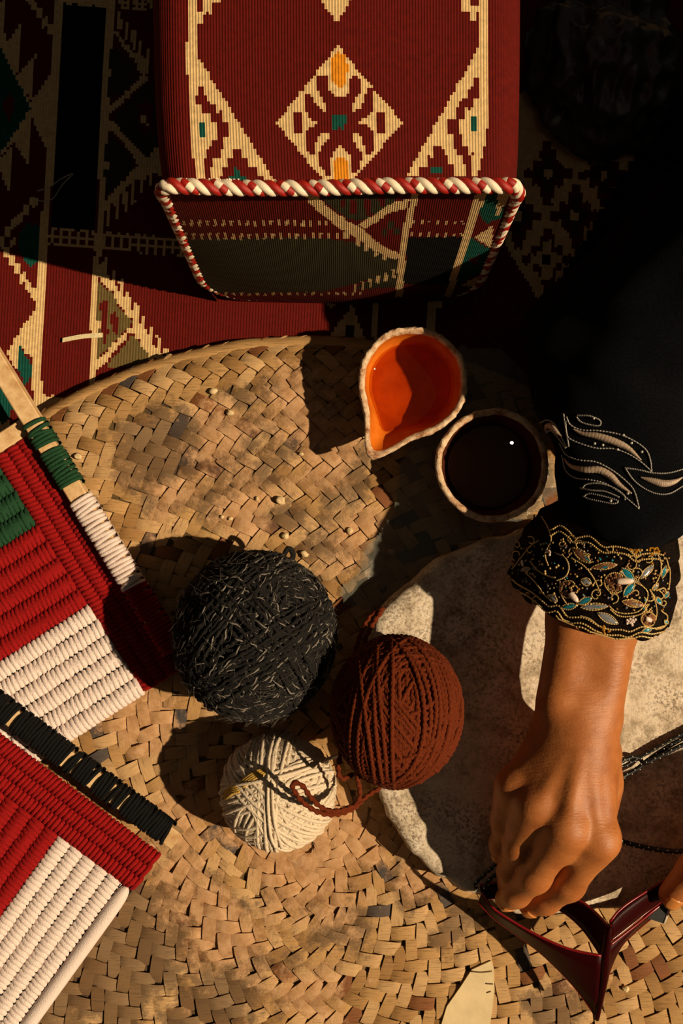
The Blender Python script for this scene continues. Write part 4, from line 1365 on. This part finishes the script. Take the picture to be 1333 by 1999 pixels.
for k, ch in FING.items():
    df = None
    for (a, ra), (b, rb) in zip(ch[:-1], ch[1:]):
        q = fd.cone(W(*a), W(*b), ra, rb)
        df = q if df is None else smin(df, q, 0.006)
    t = smin(palm, df, 0.008)
    res = t if res is None else np.minimum(res, t)
V1, F1 = fd.nets(res)
body = MB(); body.add(V1, F1)

# left hand, mostly beyond the right edge of the picture
fl_ = Field((0.195, -0.345, 0.055), (0.50, -0.13, 0.215), 0.0020)
Q = lambda x, y, zz: np.array((x, y, zz))
lw = fl_.cone(Q(.47, -.185, .165), Q(.365, -.205, .142), .024, .021)
thumb = [(P(1400, 1640, .128), .0140), (P(1352, 1700, .116), .0112), (P(1311, 1746, .104), .0092)]
MCP = [Q(.278, -.222, .138), Q(.285, -.240, .140), Q(.298, -.254, .136), Q(.314, -.262, .130)]
for q, ra in zip(MCP, (.0125, .0125, .012, .011)): lw = smin(lw, fl_.cone(Q(.36, -.21, .142), q, .018, ra), 0.012)
lw = smin(lw, fl_.cone(Q(.345, -.195, .136), P(1400, 1640, .128), .017, .0140), 0.012)
lf = []
for q, ra, tp in zip(MCP, (.0118, .0118, .011, .010), (P(1358, 1778, .088), P(1372, 1800, .086), P(1395, 1815, .086), P(1425, 1822, .088))):
    kn = q * 0.5 + tp * 0.5 + np.array((-.006, -.006, .012)); lf.append([(q, ra), (kn, ra * .85), (tp * .8 + kn * .2 + np.array((-.003, 0, .002)), ra * .74), (tp, ra * .62)])
lf.append(thumb)
res = None
for ch in lf:
    df = None
    for (a, ra), (b, rb) in zip(ch[:-1], ch[1:]):
        q = fl_.cone(a, b, ra, rb); df = q if df is None else smin(df, q, 0.003)
    t = smin(lw, df, 0.006); res = t if res is None else np.minimum(res, t)
V2, F2 = fl_.nets(res)
body.add(V2, F2)
bod = mesh('body', body, M['skin'], person)

def nail(tip, back, r, up, wd=0.0048, ln=0.0085):
    """curved plate on the upper side of a fingertip"""
    d = tip - back; d /= np.linalg.norm(d); up = up - up.dot(d) * d; up /= np.linalg.norm(up); sd_ = np.cross(d, up)
    Vv = []
    for i in range(7):
        t = i / 6
        for j in range(7):
            a = (j / 6 - 0.5) * 2
            wdt = wd * (1 - 0.35 * max(0, t - .6) / .4 * abs(a)) * (0.9 + .1 * math.sin(t * 3))
            x = a * wdt
            hh = math.sqrt(max(0.0, (r * 1.02) ** 2 - x * x))
            Vv.append(tip + d * (ln * (t - 0.45)) * (1 - .12 * a * a) + sd_ * x + up * (hh + 0.0007 - 0.0016 * t * t))
    mb = MB(); mb.add(Vv, grid_faces(7, 7)); o = mesh('nail', mb, M['nail'], bod)
    md = o.modifiers.new('solid', 'SOLIDIFY'); md.thickness = 0.0007; md.offset = 0
    return o
nail(W(1034, 1768, .090), W(1066, 1757, .100), .0080, np.array((-0.1, -0.55, 0.8)))
nail(W(988, 1755, .091), W(1008, 1743, .103), .0082, np.array((0.1, -0.6, 0.75)))
nail(W(977, 1668, .089), W(980, 1650, .095), .0068, np.array((-0.6, -0.2, 0.7)), .004, .007)
nail(P(1311, 1746, .104), P(1352, 1700, .116), .0092, np.array((-0.25, -0.75, 0.62)), .0065, .0115)

# cloth
n = N('black_robe_cloth'); f = n.noise(700, 3); n.color(n.ramp(f, [(0.3, (0.003, 0.0033, 0.004)), (0.7, (0.0065, 0.007, 0.0085))])).set(Roughness=0.95)
n.b.inputs['Specular IOR Level'].default_value = 0.04; n.bump(f, 0.2, 0.0004); M['robe'] = n.m
UPV = np.array((0, -0.5, 0.86))
def ring_tube(rings, na=96, fold=0.0, seed=0):
    out = []
    a = np.linspace(0, 2 * math.pi, na, endpoint=False)
    for i, (c, lat, upv) in enumerate(rings):
        rr = 1 + fold * vnoise(np.stack([np.cos(a) * 1.3, np.sin(a) * 1.3, np.full(na, i * 0.12)], -1), 2.2, seed)
        out.append(c + (np.cos(a) * rr)[:, None] * lat + (np.sin(a) * rr)[:, None] * upv)
    return np.array(out)
def interp_rings(keys, n):
    flat = np.array([np.concatenate([c, l, u]) for c, l, u in keys]); q = resample(flat, n)
    return [(r[:3], r[3:6], r[6:9]) for r in q]
def lr(L, R, zc, rz, up=UPV, tilt=0.0):
    a = P(L[0], L[1], zc - tilt); b = P(R[0], R[1], zc + tilt); return ((a + b) / 2, (b - a) / 2, up / np.linalg.norm(up) * rz)
keys = [lr((1096, 996), (1322, 1024), .139, .037, UPV, .014), lr((1085, 900), (1440, 945), .134, .038, UPV, .016), lr((1046, 812), (1490, 860), .127, .040, UPV, .017), lr((1036, 715), (1500, 760), .129, .044, UPV, .016), lr((1050, 600), (1480, 650), .150, .048, np.array((0, -.6, .8)), .01),
        (np.array((.285, .195, .23)), np.array((.045, -.045, 0)), np.array((-.02, -.03, .05))), (np.array((.375, .25, .34)), np.array((.04, -.055, 0)), np.array((-.03, -.03, .05))), (np.array((.48, .30, .47)), np.array((.04, -.07, 0)), np.array((-.03, -.03, .06)))]
R_ = ring_tube(interp_rings(keys, 90), 110, 0.07, 3)
mb = MB(); A = R_.transpose(1, 0, 2); SVt = A.reshape(-1, 3); SFt = grid_faces(110, 90, wrap_u=True); mb.add(SVt, SFt)
slv = mesh('sleeve', mb, M['robe'], person); recalc(slv); md = slv.modifiers.new('solid', 'SOLIDIFY'); md.thickness = 0.0016; md.offset = -1
bv_s = BVHTree.FromPolygons([tuple(v) for v in SVt], SFt)
CAM = Vector((0, 0, H))
def hit(bv, u, v, lift):
    d = Vector(P(u, v, 0.0)) - CAM; d.normalize()
    loc, nor, i, dist = bv.ray_cast(CAM, d)
    if loc is None: return None
    if nor.dot(d) > 0: nor = -nor
    return np.array(loc + nor * lift)
def on(bv, pts, lift, n):
    q = [h for h in (hit(bv, u, v, lift) for u, v in resample(pts, n)) if h is not None]
    return np.array(q) if len(q) > 3 else None

# left sleeve, off the right edge
k2 = [(Q(.385, -.200, .146), np.array((.006, -.036, 0)), np.array((.006, 0, .030))), (Q(.46, -.185, .168), np.array((.006, -.045, 0)), np.array((-.008, 0, .038))), (Q(.58, -.12, .22), np.array((.03, -.045, 0)), np.array((-.02, 0, .045))), (Q(.62, -.02, .31), np.array((.055, -.01, 0)), np.array((-.01, -.03, .045))), (Q(.60, .13, .44), np.array((.06, 0, 0)), np.array((0, -.04, .05)))]
A = ring_tube(interp_rings(k2, 50), 70, 0.08, 8).transpose(1, 0, 2)
mb = MB(); mb.add(A.reshape(-1, 3), grid_faces(70, 50, wrap_u=True)); o = mesh('sleeve', mb, M['robe'], person)
md = o.modifiers.new('solid', 'SOLIDIFY'); md.thickness = 0.0016; md.offset = -1

# lap and knees under the robe
edge = [(1420, 90), (1345, 185), (1235, 330), (1150, 472), (1068, 600), (1040, 690), (1052, 800), (1088, 900), (1130, 985), (1190, 1008), (1260, 1006), (1330, 965), (1500, 930), (1900, 930), (2300, 800), (2300, 90)]
ep = np.array([P(u, v, 0.003)[:2] for u, v in edge])
xs = np.linspace(ep[:, 0].min(), ep[:, 0].max(), 110); ysv = np.linspace(ep[:, 1].min(), ep[:, 1].max(), 90)
Xg, Yg = np.meshgrid(xs, ysv, indexing='ij')
dist = np.full(Xg.shape, 9.0)
for i in range(len(ep)):
    a = ep[i]; b = ep[(i + 1) % len(ep)]; d = b - a; t = np.clip(((Xg - a[0]) * d[0] + (Yg - a[1]) * d[1]) / (d @ d), 0, 1)
    dist = np.minimum(dist, np.hypot(Xg - a[0] - t * d[0], Yg - a[1] - t * d[1]))
ins = inpoly(Xg, Yg, [tuple(q) for q in ep]); sdist = np.where(ins, dist, -dist)
pp = np.stack([Xg, Yg], -1)
hgt = 0.125 * (1 - np.exp(-np.maximum(sdist, 0) / 0.036)) + 0.010 * vnoise(pp + sdist[..., None], 22, 5) * np.clip(sdist / 0.03, 0, 1)
Zg = np.where(sdist > 0, 0.0055 + hgt, 0.0055)
G = np.stack([Xg, Yg, Zg], -1); keep = (sdist[:-1, :-1] > -0.006)
idx = np.arange(Xg.size).reshape(Xg.shape); F = np.stack([idx[:-1, :-1], idx[1:, :-1], idx[1:, 1:], idx[:-1, 1:]], -1)[keep]
used, inv = np.unique(F.reshape(-1), return_inverse=True)
mb = MB(); mb.add(G.reshape(-1, 3)[used], inv.reshape(-1, 4).tolist()); mesh('robe_skirt', mb, M['robe'], person)
# torso of the robe beyond the right edge of the frame
tor = [(np.array((.56, .28, .0045)), np.array((.20, 0, 0)), np.array((0, .32, 0))), (np.array((.56, .28, .14)), np.array((.20, 0, 0)), np.array((0, .31, 0))), (np.array((.55, .30, .30)), np.array((.13, 0, 0)), np.array((0, .24, 0))), (np.array((.54, .32, .44)), np.array((.12, 0, 0)), np.array((0, .21, 0))), (np.array((.53, .31, .52)), np.array((.09, 0, 0)), np.array((0, .15, 0))), (np.array((.53, .31, .56)), np.array((.05, 0, 0)), np.array((0, .05, 0))), (np.array((.53, .31, .58)), np.array((.001, 0, 0)), np.array((0, .001, 0)))]
A = ring_tube(interp_rings(tor, 40), 80, 0.05, 12).transpose(1, 0, 2)
mb = MB(); mb.add(A.reshape(-1, 3), grid_faces(80, 40, wrap_u=True)); mesh('robe_body', mb, M['robe'], person)

# sleeve embroidery
M['silver'] = simple('silver_thread', 'a9a39a', 0.4, 0.6, 900, metal=0.0)
M['satin'] = simple('champagne_satin', 'b79f88', 0.4, 0.6, 700, 0.6, 1600, dist=.0004)
def A7(p): return cr(p, 3.48, 950, 780)
outl = [[(545, 120), (570, 170), (640, 205), (760, 210), (900, 235), (1000, 280), (1080, 340), (1110, 410), (1120, 490)], [(540, 150), (545, 240), (600, 285), (740, 330), (860, 335), (960, 370), (1040, 420), (1120, 490)],
        [(500, 300), (540, 370), (620, 410), (740, 425), (850, 480), (940, 550), (1000, 620), (1035, 740)], [(515, 380), (540, 480), (600, 530), (700, 545), (800, 570), (900, 630), (960, 680), (1035, 745)],
        [(940, 465), (1040, 480), (1130, 500), (1230, 500), (1330, 475)], [(940, 465), (990, 540), (1060, 600), (1150, 640), (1240, 640), (1330, 590)],
        [(620, 105), (700, 110), (770, 140), (765, 175), (700, 170), (640, 150), (612, 115)], [(650, 610), (680, 575), (760, 570), (860, 600), (930, 650), (940, 685)], [(660, 660), (700, 640), (800, 660), (890, 690), (860, 708), (760, 690), (690, 675), (660, 655)], [(640, 600), (700, 615), (800, 625), (900, 665)],
        [(330, 175), (380, 150), (420, 140), (465, 165), (500, 235), (545, 320)], [(345, 215), (400, 225), (440, 210), (490, 260), (540, 330)], [(525, 100), (540, 200), (560, 320)]]
for ln in outl:
    q = on(bv_s, A7(ln), 0.0006, 70)
    if q is None: continue
    mb = MB(); mb.add(*tube(q, 0.00042, 5))
    for p in q[::2]: mb.add(*sphere(p, 0.00068, 5, 4))
    mesh('beaded_outline', mb, M['silver'], slv)
sat = [[(590, 200), (650, 230), (760, 250), (880, 290), (960, 330), (1050, 412)], [(530, 400), (580, 450), (660, 475), (760, 480), (840, 520), (900, 580), (985, 640)], [(1045, 530), (1130, 555), (1200, 572), (1270, 560), (1330, 530)], [(340, 200), (400, 215), (415, 180), (455, 185), (490, 225), (515, 250)]]
for ln in sat:
    q = on(bv_s, A7(ln), 0.0007, 60)
    if q is None: continue
    mb = MB(); mb.add(*tube(q, 0.0024 * np.sin(np.linspace(0.12, math.pi - 0.08, len(q))) * (1 + .08 * np.sin(np.arange(len(q)) * 2.4)) + 0.0002, 7)); mesh('satin_stitch', mb, M['satin'], slv)
mb = MB()
for x, y in ((985, 295), (890, 340), (1055, 355), (730, 125), (930, 240), (845, 690), (735, 300), (790, 310), (960, 640)):
    for (u, v) in A7([(x, y)]):
        h = hit(bv_s, u, v, 0.0008)
        if h is not None: mb.add(*sphere(h, 0.0010, 6, 5))
M['crystal'] = simple('clear_crystal', 'e8e4da', 0.08, 0.9, 300, metal=0.3)
if mb.n: mesh('crystal', mb, M['crystal'], slv)

# lace cuff
n = N('lace_net'); f = n.noise(800, 3); n.color(n.ramp(f, [(0.35, lin('070403')), (0.7, lin('1d120c'))])).set(Roughness=0.7); n.b.inputs['Specular IOR Level'].default_value = 0.05; n.bump(f, 0.6, 0.0006); M['lace'] = n.m
ck = [lr((1108, 985), (1320, 1030), .140, .031, UPV, .013), lr((1060, 1008), (1322, 1070), .137, .036, UPV, .015), lr((1014, 1062), (1318, 1130), .132, .041, UPV, .016), lr((1000, 1105), (1311, 1175), .130, .042, UPV, .016), lr((998, 1122), (1302, 1198), .129, .042, UPV, .016)]
rg_ = interp_rings(ck, 40)
A = ring_tube(rg_, 140, 0.05, 5)
axd = A[-1].mean(0) - A[-6].mean(0); axd /= np.linalg.norm(axd)
aa = np.linspace(0, 2 * math.pi, 140, endpoint=False)
for i in range(30, 40):
    A[i] += axd * (0.0035 * ((i - 29) / 10) * np.abs(np.sin(aa * 8)))[:, None]
A = A.transpose(1, 0, 2); CV = A.reshape(-1, 3); CF = grid_faces(140, 40, wrap_u=True)
mb = MB(); mb.add(CV, CF); cuff = mesh('lace_cuff', mb, M['lace'], person); recalc(cuff); md = cuff.modifiers.new('solid', 'SOLIDIFY'); md.thickness = 0.001; md.offset = -1
bv_c = BVHTree.FromPolygons([tuple(v) for v in CV], CF)
M['gold'] = simple('gold_bead', 'd9b878', 0.3, 0.8, 900, metal=0.15)
M['teal'] = simple('teal_sequin', '1f7f94', 0.2, 0.8, 900, metal=0.1, var=.5)
M['amber'] = simple('amber_sequin', 'b97f22', 0.35, 0.6, 900, metal=0.3, var=.3)
M['pearl'] = simple('pearl_drop', 'ecd3c0', 0.12, 0.8, 300, var=.08)
M['copper'] = simple('copper_sequin', '8a5a3c', 0.3, 0.7, 900, metal=0.1, var=.4)
M['greyseq'] = simple('grey_sequin', '87878a', 0.25, 0.7, 900, metal=0.1, var=.4)
def beadline(ln, n=60, r=0.00085, every=2, mat_='gold'):
    q = on(bv_c, A7(ln), 0.0007, n)
    if q is None: return
    mb = MB(); mb.add(*tube(q, r * 0.6, 5))
    for p in q[::every]: mb.add(*sphere(p, r, 5, 4))
    mesh('gold_beading', mb, M[mat_], cuff)
top = [(440, 890), (500, 862), (560, 900), (600, 938), (700, 935), (790, 1000), (870, 1000), (950, 1015), (1010, 1060), (1060, 1050), (1140, 1045), (1200, 1060)]
botm = [(165, 1262), (210, 1300), (280, 1335), (340, 1380), (410, 1440), (480, 1440), (540, 1510), (650, 1520), (740, 1570), (820, 1598), (900, 1600), (960, 1612), (1040, 1580), (1120, 1590), (1200, 1570)]
beadline(top, 110); beadline([(x - 5, y + 38) for x, y in top], 110)
beadline(botm, 130); beadline([(x + 12, y - 38) for x, y in botm], 130)
beadline([(x - 4, y + 26) for x, y in botm[5:]], 80)
vines = [[(1005, 1240), (1060, 1270), (1090, 1310), (1080, 1370), (1040, 1430), (960, 1450), (880, 1440), (830, 1400)], [(840, 1425), (890, 1465), (960, 1472), (1050, 1450), (1100, 1390)], [(580, 1080), (660, 1130), (720, 1200), (765, 1300)], [(480, 1230), (540, 1200), (560, 1130), (530, 1070), (480, 1050)], [(270, 1180), (330, 1240), (400, 1330), (430, 1350)], [(180, 1150), (250, 1060), (300, 1000), (360, 960)], [(1150, 1295), (1200, 1280), (1220, 1330)], [(1105, 1290), (1130, 1340), (1150, 1440), (1130, 1520)], [(1160, 1060), (1180, 1120), (1170, 1200), (1120, 1290)], [(500, 1240), (510, 1330), (560, 1400), (620, 1400)], [(380, 800), (420, 870), (440, 960), (400, 1050), (420, 1130)], [(1180, 1430), (1220, 1470), (1200, 1540), (1140, 1560)], [(640, 1470), (700, 1490), (760, 1540)], [(300, 1100), (350, 1160), (420, 1200), (470, 1210)], [(1215, 1080), (1240, 1180), (1230, 1290)]]
for ln in vines: beadline(ln, 44, 0.0007)
rg = np.random.default_rng(77)
for _ in range(34):
    x = rg.uniform(180, 1230); y = 900 + (x - 180) * 0.12 + rg.uniform(0, 420) + max(0, 480 - x) * 0.2
    a0 = rg.uniform(0, 6.28); r0 = rg.uniform(24, 46); sg = rg.choice((-1, 1))
    beadline([(x + r0 * (1 - k * .11) * math.cos(a0 + sg * k * .75), y + r0 * (1 - k * .11) * math.sin(a0 + sg * k * .75)) for k in range(7)], 26, 0.0006)
for mt_, cnt in (('gold', 150), ('copper', 70), ('greyseq', 60), ('amber', 26), ('teal', 26)):
    mb = MB()
    for _ in range(cnt):
        x = rg.uniform(170, 1240); y = 900 + (x - 170) * 0.13 + rg.uniform(0, 440) + max(0, 480 - x) * 0.2
        h = hit(bv_c, *A7([(x, y)])[0], 0.0006)
        if h is not None: mb.add(*sphere(h, rg.uniform(.0006, .0011), 5, 4, (1, 1, .7)))
    if mb.n: mesh('scattered_sequins', mb, M[mt_], cuff)
def leaf(a, b, w, fill):
    a = np.array(a, float); b = np.array(b, float); d = b - a; nn = np.array((-d[1], d[0])) / (np.linalg.norm(d) + 1e-9)
    t = np.linspace(0, 1, 12); e = w * np.sin(math.pi * t) ** 0.8
    up = [tuple(a + d * q + nn * k) for q, k in zip(t, e)]; dn = [tuple(a + d * q - nn * k) for q, k in zip(t, e)]
    c = [hit(bv_c, *A7([tuple(a + d * q)])[0], 0.0016) for q in t]
    U = [hit(bv_c, *A7([p])[0], 0.0005) for p in up]; D = [hit(bv_c, *A7([p])[0], 0.0005) for p in dn]
    if any(x is None for x in c + U + D): return
    mb = MB(); mb.add(np.array([U, c, D]).reshape(-1, 3), grid_faces(3, 12)); mesh('sequin_leaf', mb, M[fill], cuff)
    beadline(up + dn[::-1], 40, 0.0006)
for a, b, w, fl__ in (((585, 1010), (705, 1110), 28, 'copper'), ((650, 1060), (705, 1105), 14, 'teal'), ((715, 1142), (885, 1122), 22, 'copper'), ((775, 1142), (835, 1128), 18, 'teal'), ((1045, 1215), (1128, 1120), 22, 'greyseq'), ((1000, 1225), (915, 1145), 24, 'teal'), ((1000, 1245), (928, 1338), 24, 'teal'), ((918, 1370), (1065, 1398), 26, 'copper'), ((970, 1382), (1030, 1392), 17, 'teal'), ((508, 1412), (615, 1398), 20, 'teal'), ((640, 1412), (825, 1402), 24, 'greyseq'), ((720, 1412), (790, 1405), 16, 'teal'), ((622, 1390), (715, 1345), 22, 'teal'), ((752, 1450), (890, 1522), 28, 'greyseq'), ((1188, 1215), (1212, 1125), 15, 'teal'), ((1160, 1250), (1120, 1290), 14, 'greyseq'), ((1205, 1350), (1225, 1300), 14, 'teal'), ((1052, 1572), (1115, 1558), 15, 'teal'), ((1150, 1340), (1180, 1395), 16, 'teal'), ((1110, 1455), (1140, 1500), 18, 'copper'), ((640, 1230), (710, 1250), 26, 'greyseq'), ((420, 1330), (480, 1370), 20, 'greyseq'), ((1200, 1500), (1225, 1520), 12, 'teal'), ((240, 1160), (300, 1150), 14, 'greyseq')):
    leaf(a, b, w, fl__)
for cx, cy, r0, cnt, mt in ((870, 1245, 60, 60, 'copper'), (1095, 1490, 42, 26, 'copper'), (555, 1290, 50, 30, 'copper'), (1025, 1025, 26, 12, 'amber'), (1135, 1022, 34, 16, 'amber'), (800, 1562, 40, 18, 'amber'), (975, 1500, 34, 12, 'pearl'), (425, 1045, 16, 6, 'pearl'), (980, 1005, 20, 8, 'amber')):
    mb = MB()
    for _ in range(cnt):
        a = RNG.uniform(0, 6.28); q = r0 * math.sqrt(RNG.uniform(0, 1))
        h = hit(bv_c, *A7([(cx + q * math.cos(a), cy + q * math.sin(a))])[0], 0.0007)
        if h is not None: mb.add(*sphere(h, 0.0011, 6, 4, (1, 1, .7)))
    if mb.n: mesh('sequin_cluster', mb, M[mt], cuff)
    if r0 >= 40 and mt == 'copper':
        beadline([(cx + r0 * 1.15 * math.cos(t), cy + r0 * 1.15 * math.sin(t)) for t in np.linspace(0.9, 5.6, 12)], 50, 0.0007)
for a, b, w in (((885, 1235), (1000, 1232), 24), ((568, 1315), (622, 1378), 22), ((248, 1095), (252, 1140), 11), ((1075, 1480), (1115, 1500), 18)):
    a = np.array(a, float); b = np.array(b, float); q = [hit(bv_c, *A7([tuple(a * (1 - t) + b * t)])[0], 0.0012) for t in np.linspace(0, 1, 10)]
    if any(x is None for x in q): continue
    rr = w / 3.48 * 0.00034 * np.sqrt(np.clip(1 - (np.linspace(-1, 1, 10) + .25) ** 2 * .62, 0.03, 1))
    mb = MB(); mb.add(*tube(np.array(q), rr, 8)); mesh('drop_crystal', mb, M['pearl'], cuff)

# ------------------------------------------------------------------ stiff red face mask with cords
n = N('red_lacquered_cloth'); n.color(lin('2a0406')).set(Roughness=0.4); n.b.inputs['Specular IOR Level'].default_value = 0.06; n.b.inputs['Coat Weight'].default_value = 0.0; n.b.inputs['Coat Roughness'].default_value = 0.12
n.bump(n.noise(260, 3), 0.15, 0.0006); M['lacquer'] = n.m
M['piping'] = simple('red_piping', '7d1016', 0.25, 0.5, 300)
mk_loc = P(1100, 1830, ZS)
mask = thing('face_mask', 'glossy dark red face mask with eye openings, held between two hands', 'mask', mk_loc)
def ribbon(name, ca, cb, n=26, m=5, bulge=0.0, th=0.0013):
    a = resample([P(*q) for q in ca], n); b = resample([P(*q) for q in cb], n)
    t = np.linspace(0, 1, m)[None, :, None]
    G = a[:, None] * (1 - t) + b[:, None] * t
    G[..., 2] += bulge * np.sin(math.pi * t[..., 0])
    mb = MB(); mb.add(G.reshape(-1, 3), grid_faces(n, m)); o = mesh(name, mb, M['lacquer'], mask)
    md = o.modifiers.new('solid', 'SOLIDIFY'); md.thickness = th; md.offset = 0
    for e in (a, b):
        pp = MB(); pp.add(*tube(e, 0.0009, 6)); mesh('piping', pp, M['piping'], o)
    return o
ribbon('cheek_panel', [(940, 1742, .082), (962, 1772, .085), (1000, 1798, .089), (1050, 1826, .094), (1110, 1852, .099), (1174, 1866, .104)], [(934, 1762, .076), (965, 1793, .074), (1010, 1826, .071), (1060, 1864, .072), (1120, 1925, .071), (1165, 1987, .068)])
ribbon('brow_band', [(936, 1728, .082), (985, 1722, .079), (1040, 1734, .079), (1090, 1745, .082), (1132, 1758, .090), (1166, 1785, .099), (1190, 1812, .108)], [(940, 1756, .078), (985, 1752, .074), (1040, 1762, .074), (1092, 1776, .077), (1132, 1808, .085), (1160, 1845, .094), (1176, 1872, .102)])
ribbon('nose_ridge', [(1192, 1806, .110), (1190, 1850, .106), (1187, 1900, .093), (1176, 1950, .079), (1167, 1990, .066)], [(1182, 1815, .107), (1176, 1865, .103), (1172, 1910, .090), (1168, 1950, .078), (1161, 1988, .067)], bulge=0.002, th=0.002)
ribbon('brow_band', [(1190, 1800, .109), (1212, 1774, .106), (1255, 1744, .101), (1330, 1700, .096), (1372, 1678, .093)], [(1189, 1838, .104), (1230, 1806, .098), (1268, 1776, .092), (1335, 1728, .088), (1376, 1702, .086)], bulge=0.002)
ribbon('cheek_panel', [(1189, 1846, .103), (1238, 1808, .094), (1290, 1766, .084), (1370, 1708, .080)], [(1174, 1940, .082), (1204, 1860, .080), (1236, 1822, .072), (1292, 1776, .074), (1368, 1720, .074)])
M['cord'] = simple('black_cord', '08080a', 0.5, 0.4, 900)
M['cordbead'] = simple('silver_bead', 'd9d2c0', 0.25, 0.7, 900, metal=0.0)
zz = ZS
cords = [([(1196, 1636, zz + .022), (1222, 1645, zz + .020), (1262, 1655, zz + .022), (1312, 1662, zz + .030), (1360, 1660, zz + .040)], .0021),
         ([(1195, 1528, zz + .010), (1220, 1514, zz + .0065), (1245, 1500, zz + .0055), (1262, 1486, zz + .0055), (1300, 1460, zz + .006), (1350, 1432, zz + .006), (1420, 1395, zz + .006)], .0019),
         ([(1190, 1500, zz + .012), (1222, 1482, zz + .007), (1240, 1478, zz + .006), (1252, 1484, zz + .006), (1258, 1490, zz + .0085), (1300, 1470, zz + .009), (1352, 1444, zz + .009), (1420, 1408, zz + .008)], .0019),
         ([(1215, 1497, zz + .006), (1250, 1478, zz + .005), (1300, 1450, zz + .005), (1350, 1422, zz + .005), (1420, 1385, zz + .005)], .0014),
         ([(932, 1738, .090), (926, 1728, .086), (940, 1712, .086), (962, 1692, .090), (985, 1672, .095)], .0017),
         ([(945, 1735, .092), (955, 1718, .090), (975, 1702, .092), (992, 1690, .096)], .0017)]
for pts, r in cords:
    q = resample([P(*w) for w in pts], 60); mb = MB(); mb.add(*tube(q, r, 7, lobe=.12, twist=900)); co = mesh('cord', mb, M['cord'], mask)
    bd = MB(); L = length(q); n_ = int(L / 0.0032); qq = resample(q, max(n_, 4)); T, Nn, Bb = frames(qq)
    for i, p in enumerate(qq):
        up = np.array((0, 0, 1.0)); up = up - up.dot(T[i]) * T[i]; up /= np.linalg.norm(up); sd_ = np.cross(T[i], up)
        dd = up * .85 + sd_ * (0.5 if i % 2 else -0.5); dd /= np.linalg.norm(dd)
        bd.add(*sphere(p + dd * r * .92, .00055, 5, 4))
    mesh('cord_beads', bd, M['cordbead'], co)
# dark tab with a pale edge hanging below the left thumb
mb = MB(); q = [P(1252, 1788, .083), P(1268, 1752, .083), P(1306, 1772, .083), P(1294, 1802, .083)]
mb.add(q, [(0, 1, 2, 3)]); o = mesh('lining_tab', mb, M['cord'], mask, smooth=False); md = o.modifiers.new('solid', 'SOLIDIFY'); md.thickness = .001
mb = MB(); mb.add(*tube(np.array([P(1308, 1771, .084), P(1296, 1802, .084)]), .0009, 5)); mesh('tab_edge', mb, M['cordbead'], o)

# ------------------------------------------------------------------ dark plastic bag beside the cushion
n = N('dark_plastic'); n.color((0.06, 0.06, 0.054, 1)).set(Roughness=0.3); n.b.inputs['Specular IOR Level'].default_value = 0.5
n.bump(n.noise(70, 4, 0.7), 0.35, 0.004); M['bag'] = n.m
cb = P(1185, 120, 0.02)
th = np.linspace(0, math.pi * .52, 46); ph = np.linspace(0, 2 * math.pi, 130, endpoint=False)
TH, PH = np.meshgrid(th, ph, indexing='ij')
D = np.stack([np.sin(TH) * np.cos(PH), np.sin(TH) * np.sin(PH), np.cos(TH)], -1)
fol = 0.30 * np.abs(vnoise(D, 1.9, 4)) + 0.20 * np.abs(vnoise(D, 4.1, 6)) + 0.08 * np.abs(vnoise(D, 9, 7))
Rr = 1 - fol * 0.8
V = cb + D * Rr[..., None] * np.array((0.068, 0.080, 0.075)) + np.array((0, 0.0, -0.016))
V[..., 2] = np.maximum(V[..., 2], 0.0052)
mb = MB(); mb.add(V.transpose(1, 0, 2).reshape(-1, 3), grid_faces(130, 46, wrap_u=True))
o = mesh('plastic_bag', mb, M['bag']); recalc(o); tag(o, 'crumpled dark plastic bag lying beside the cushion in deep shade', 'bag')
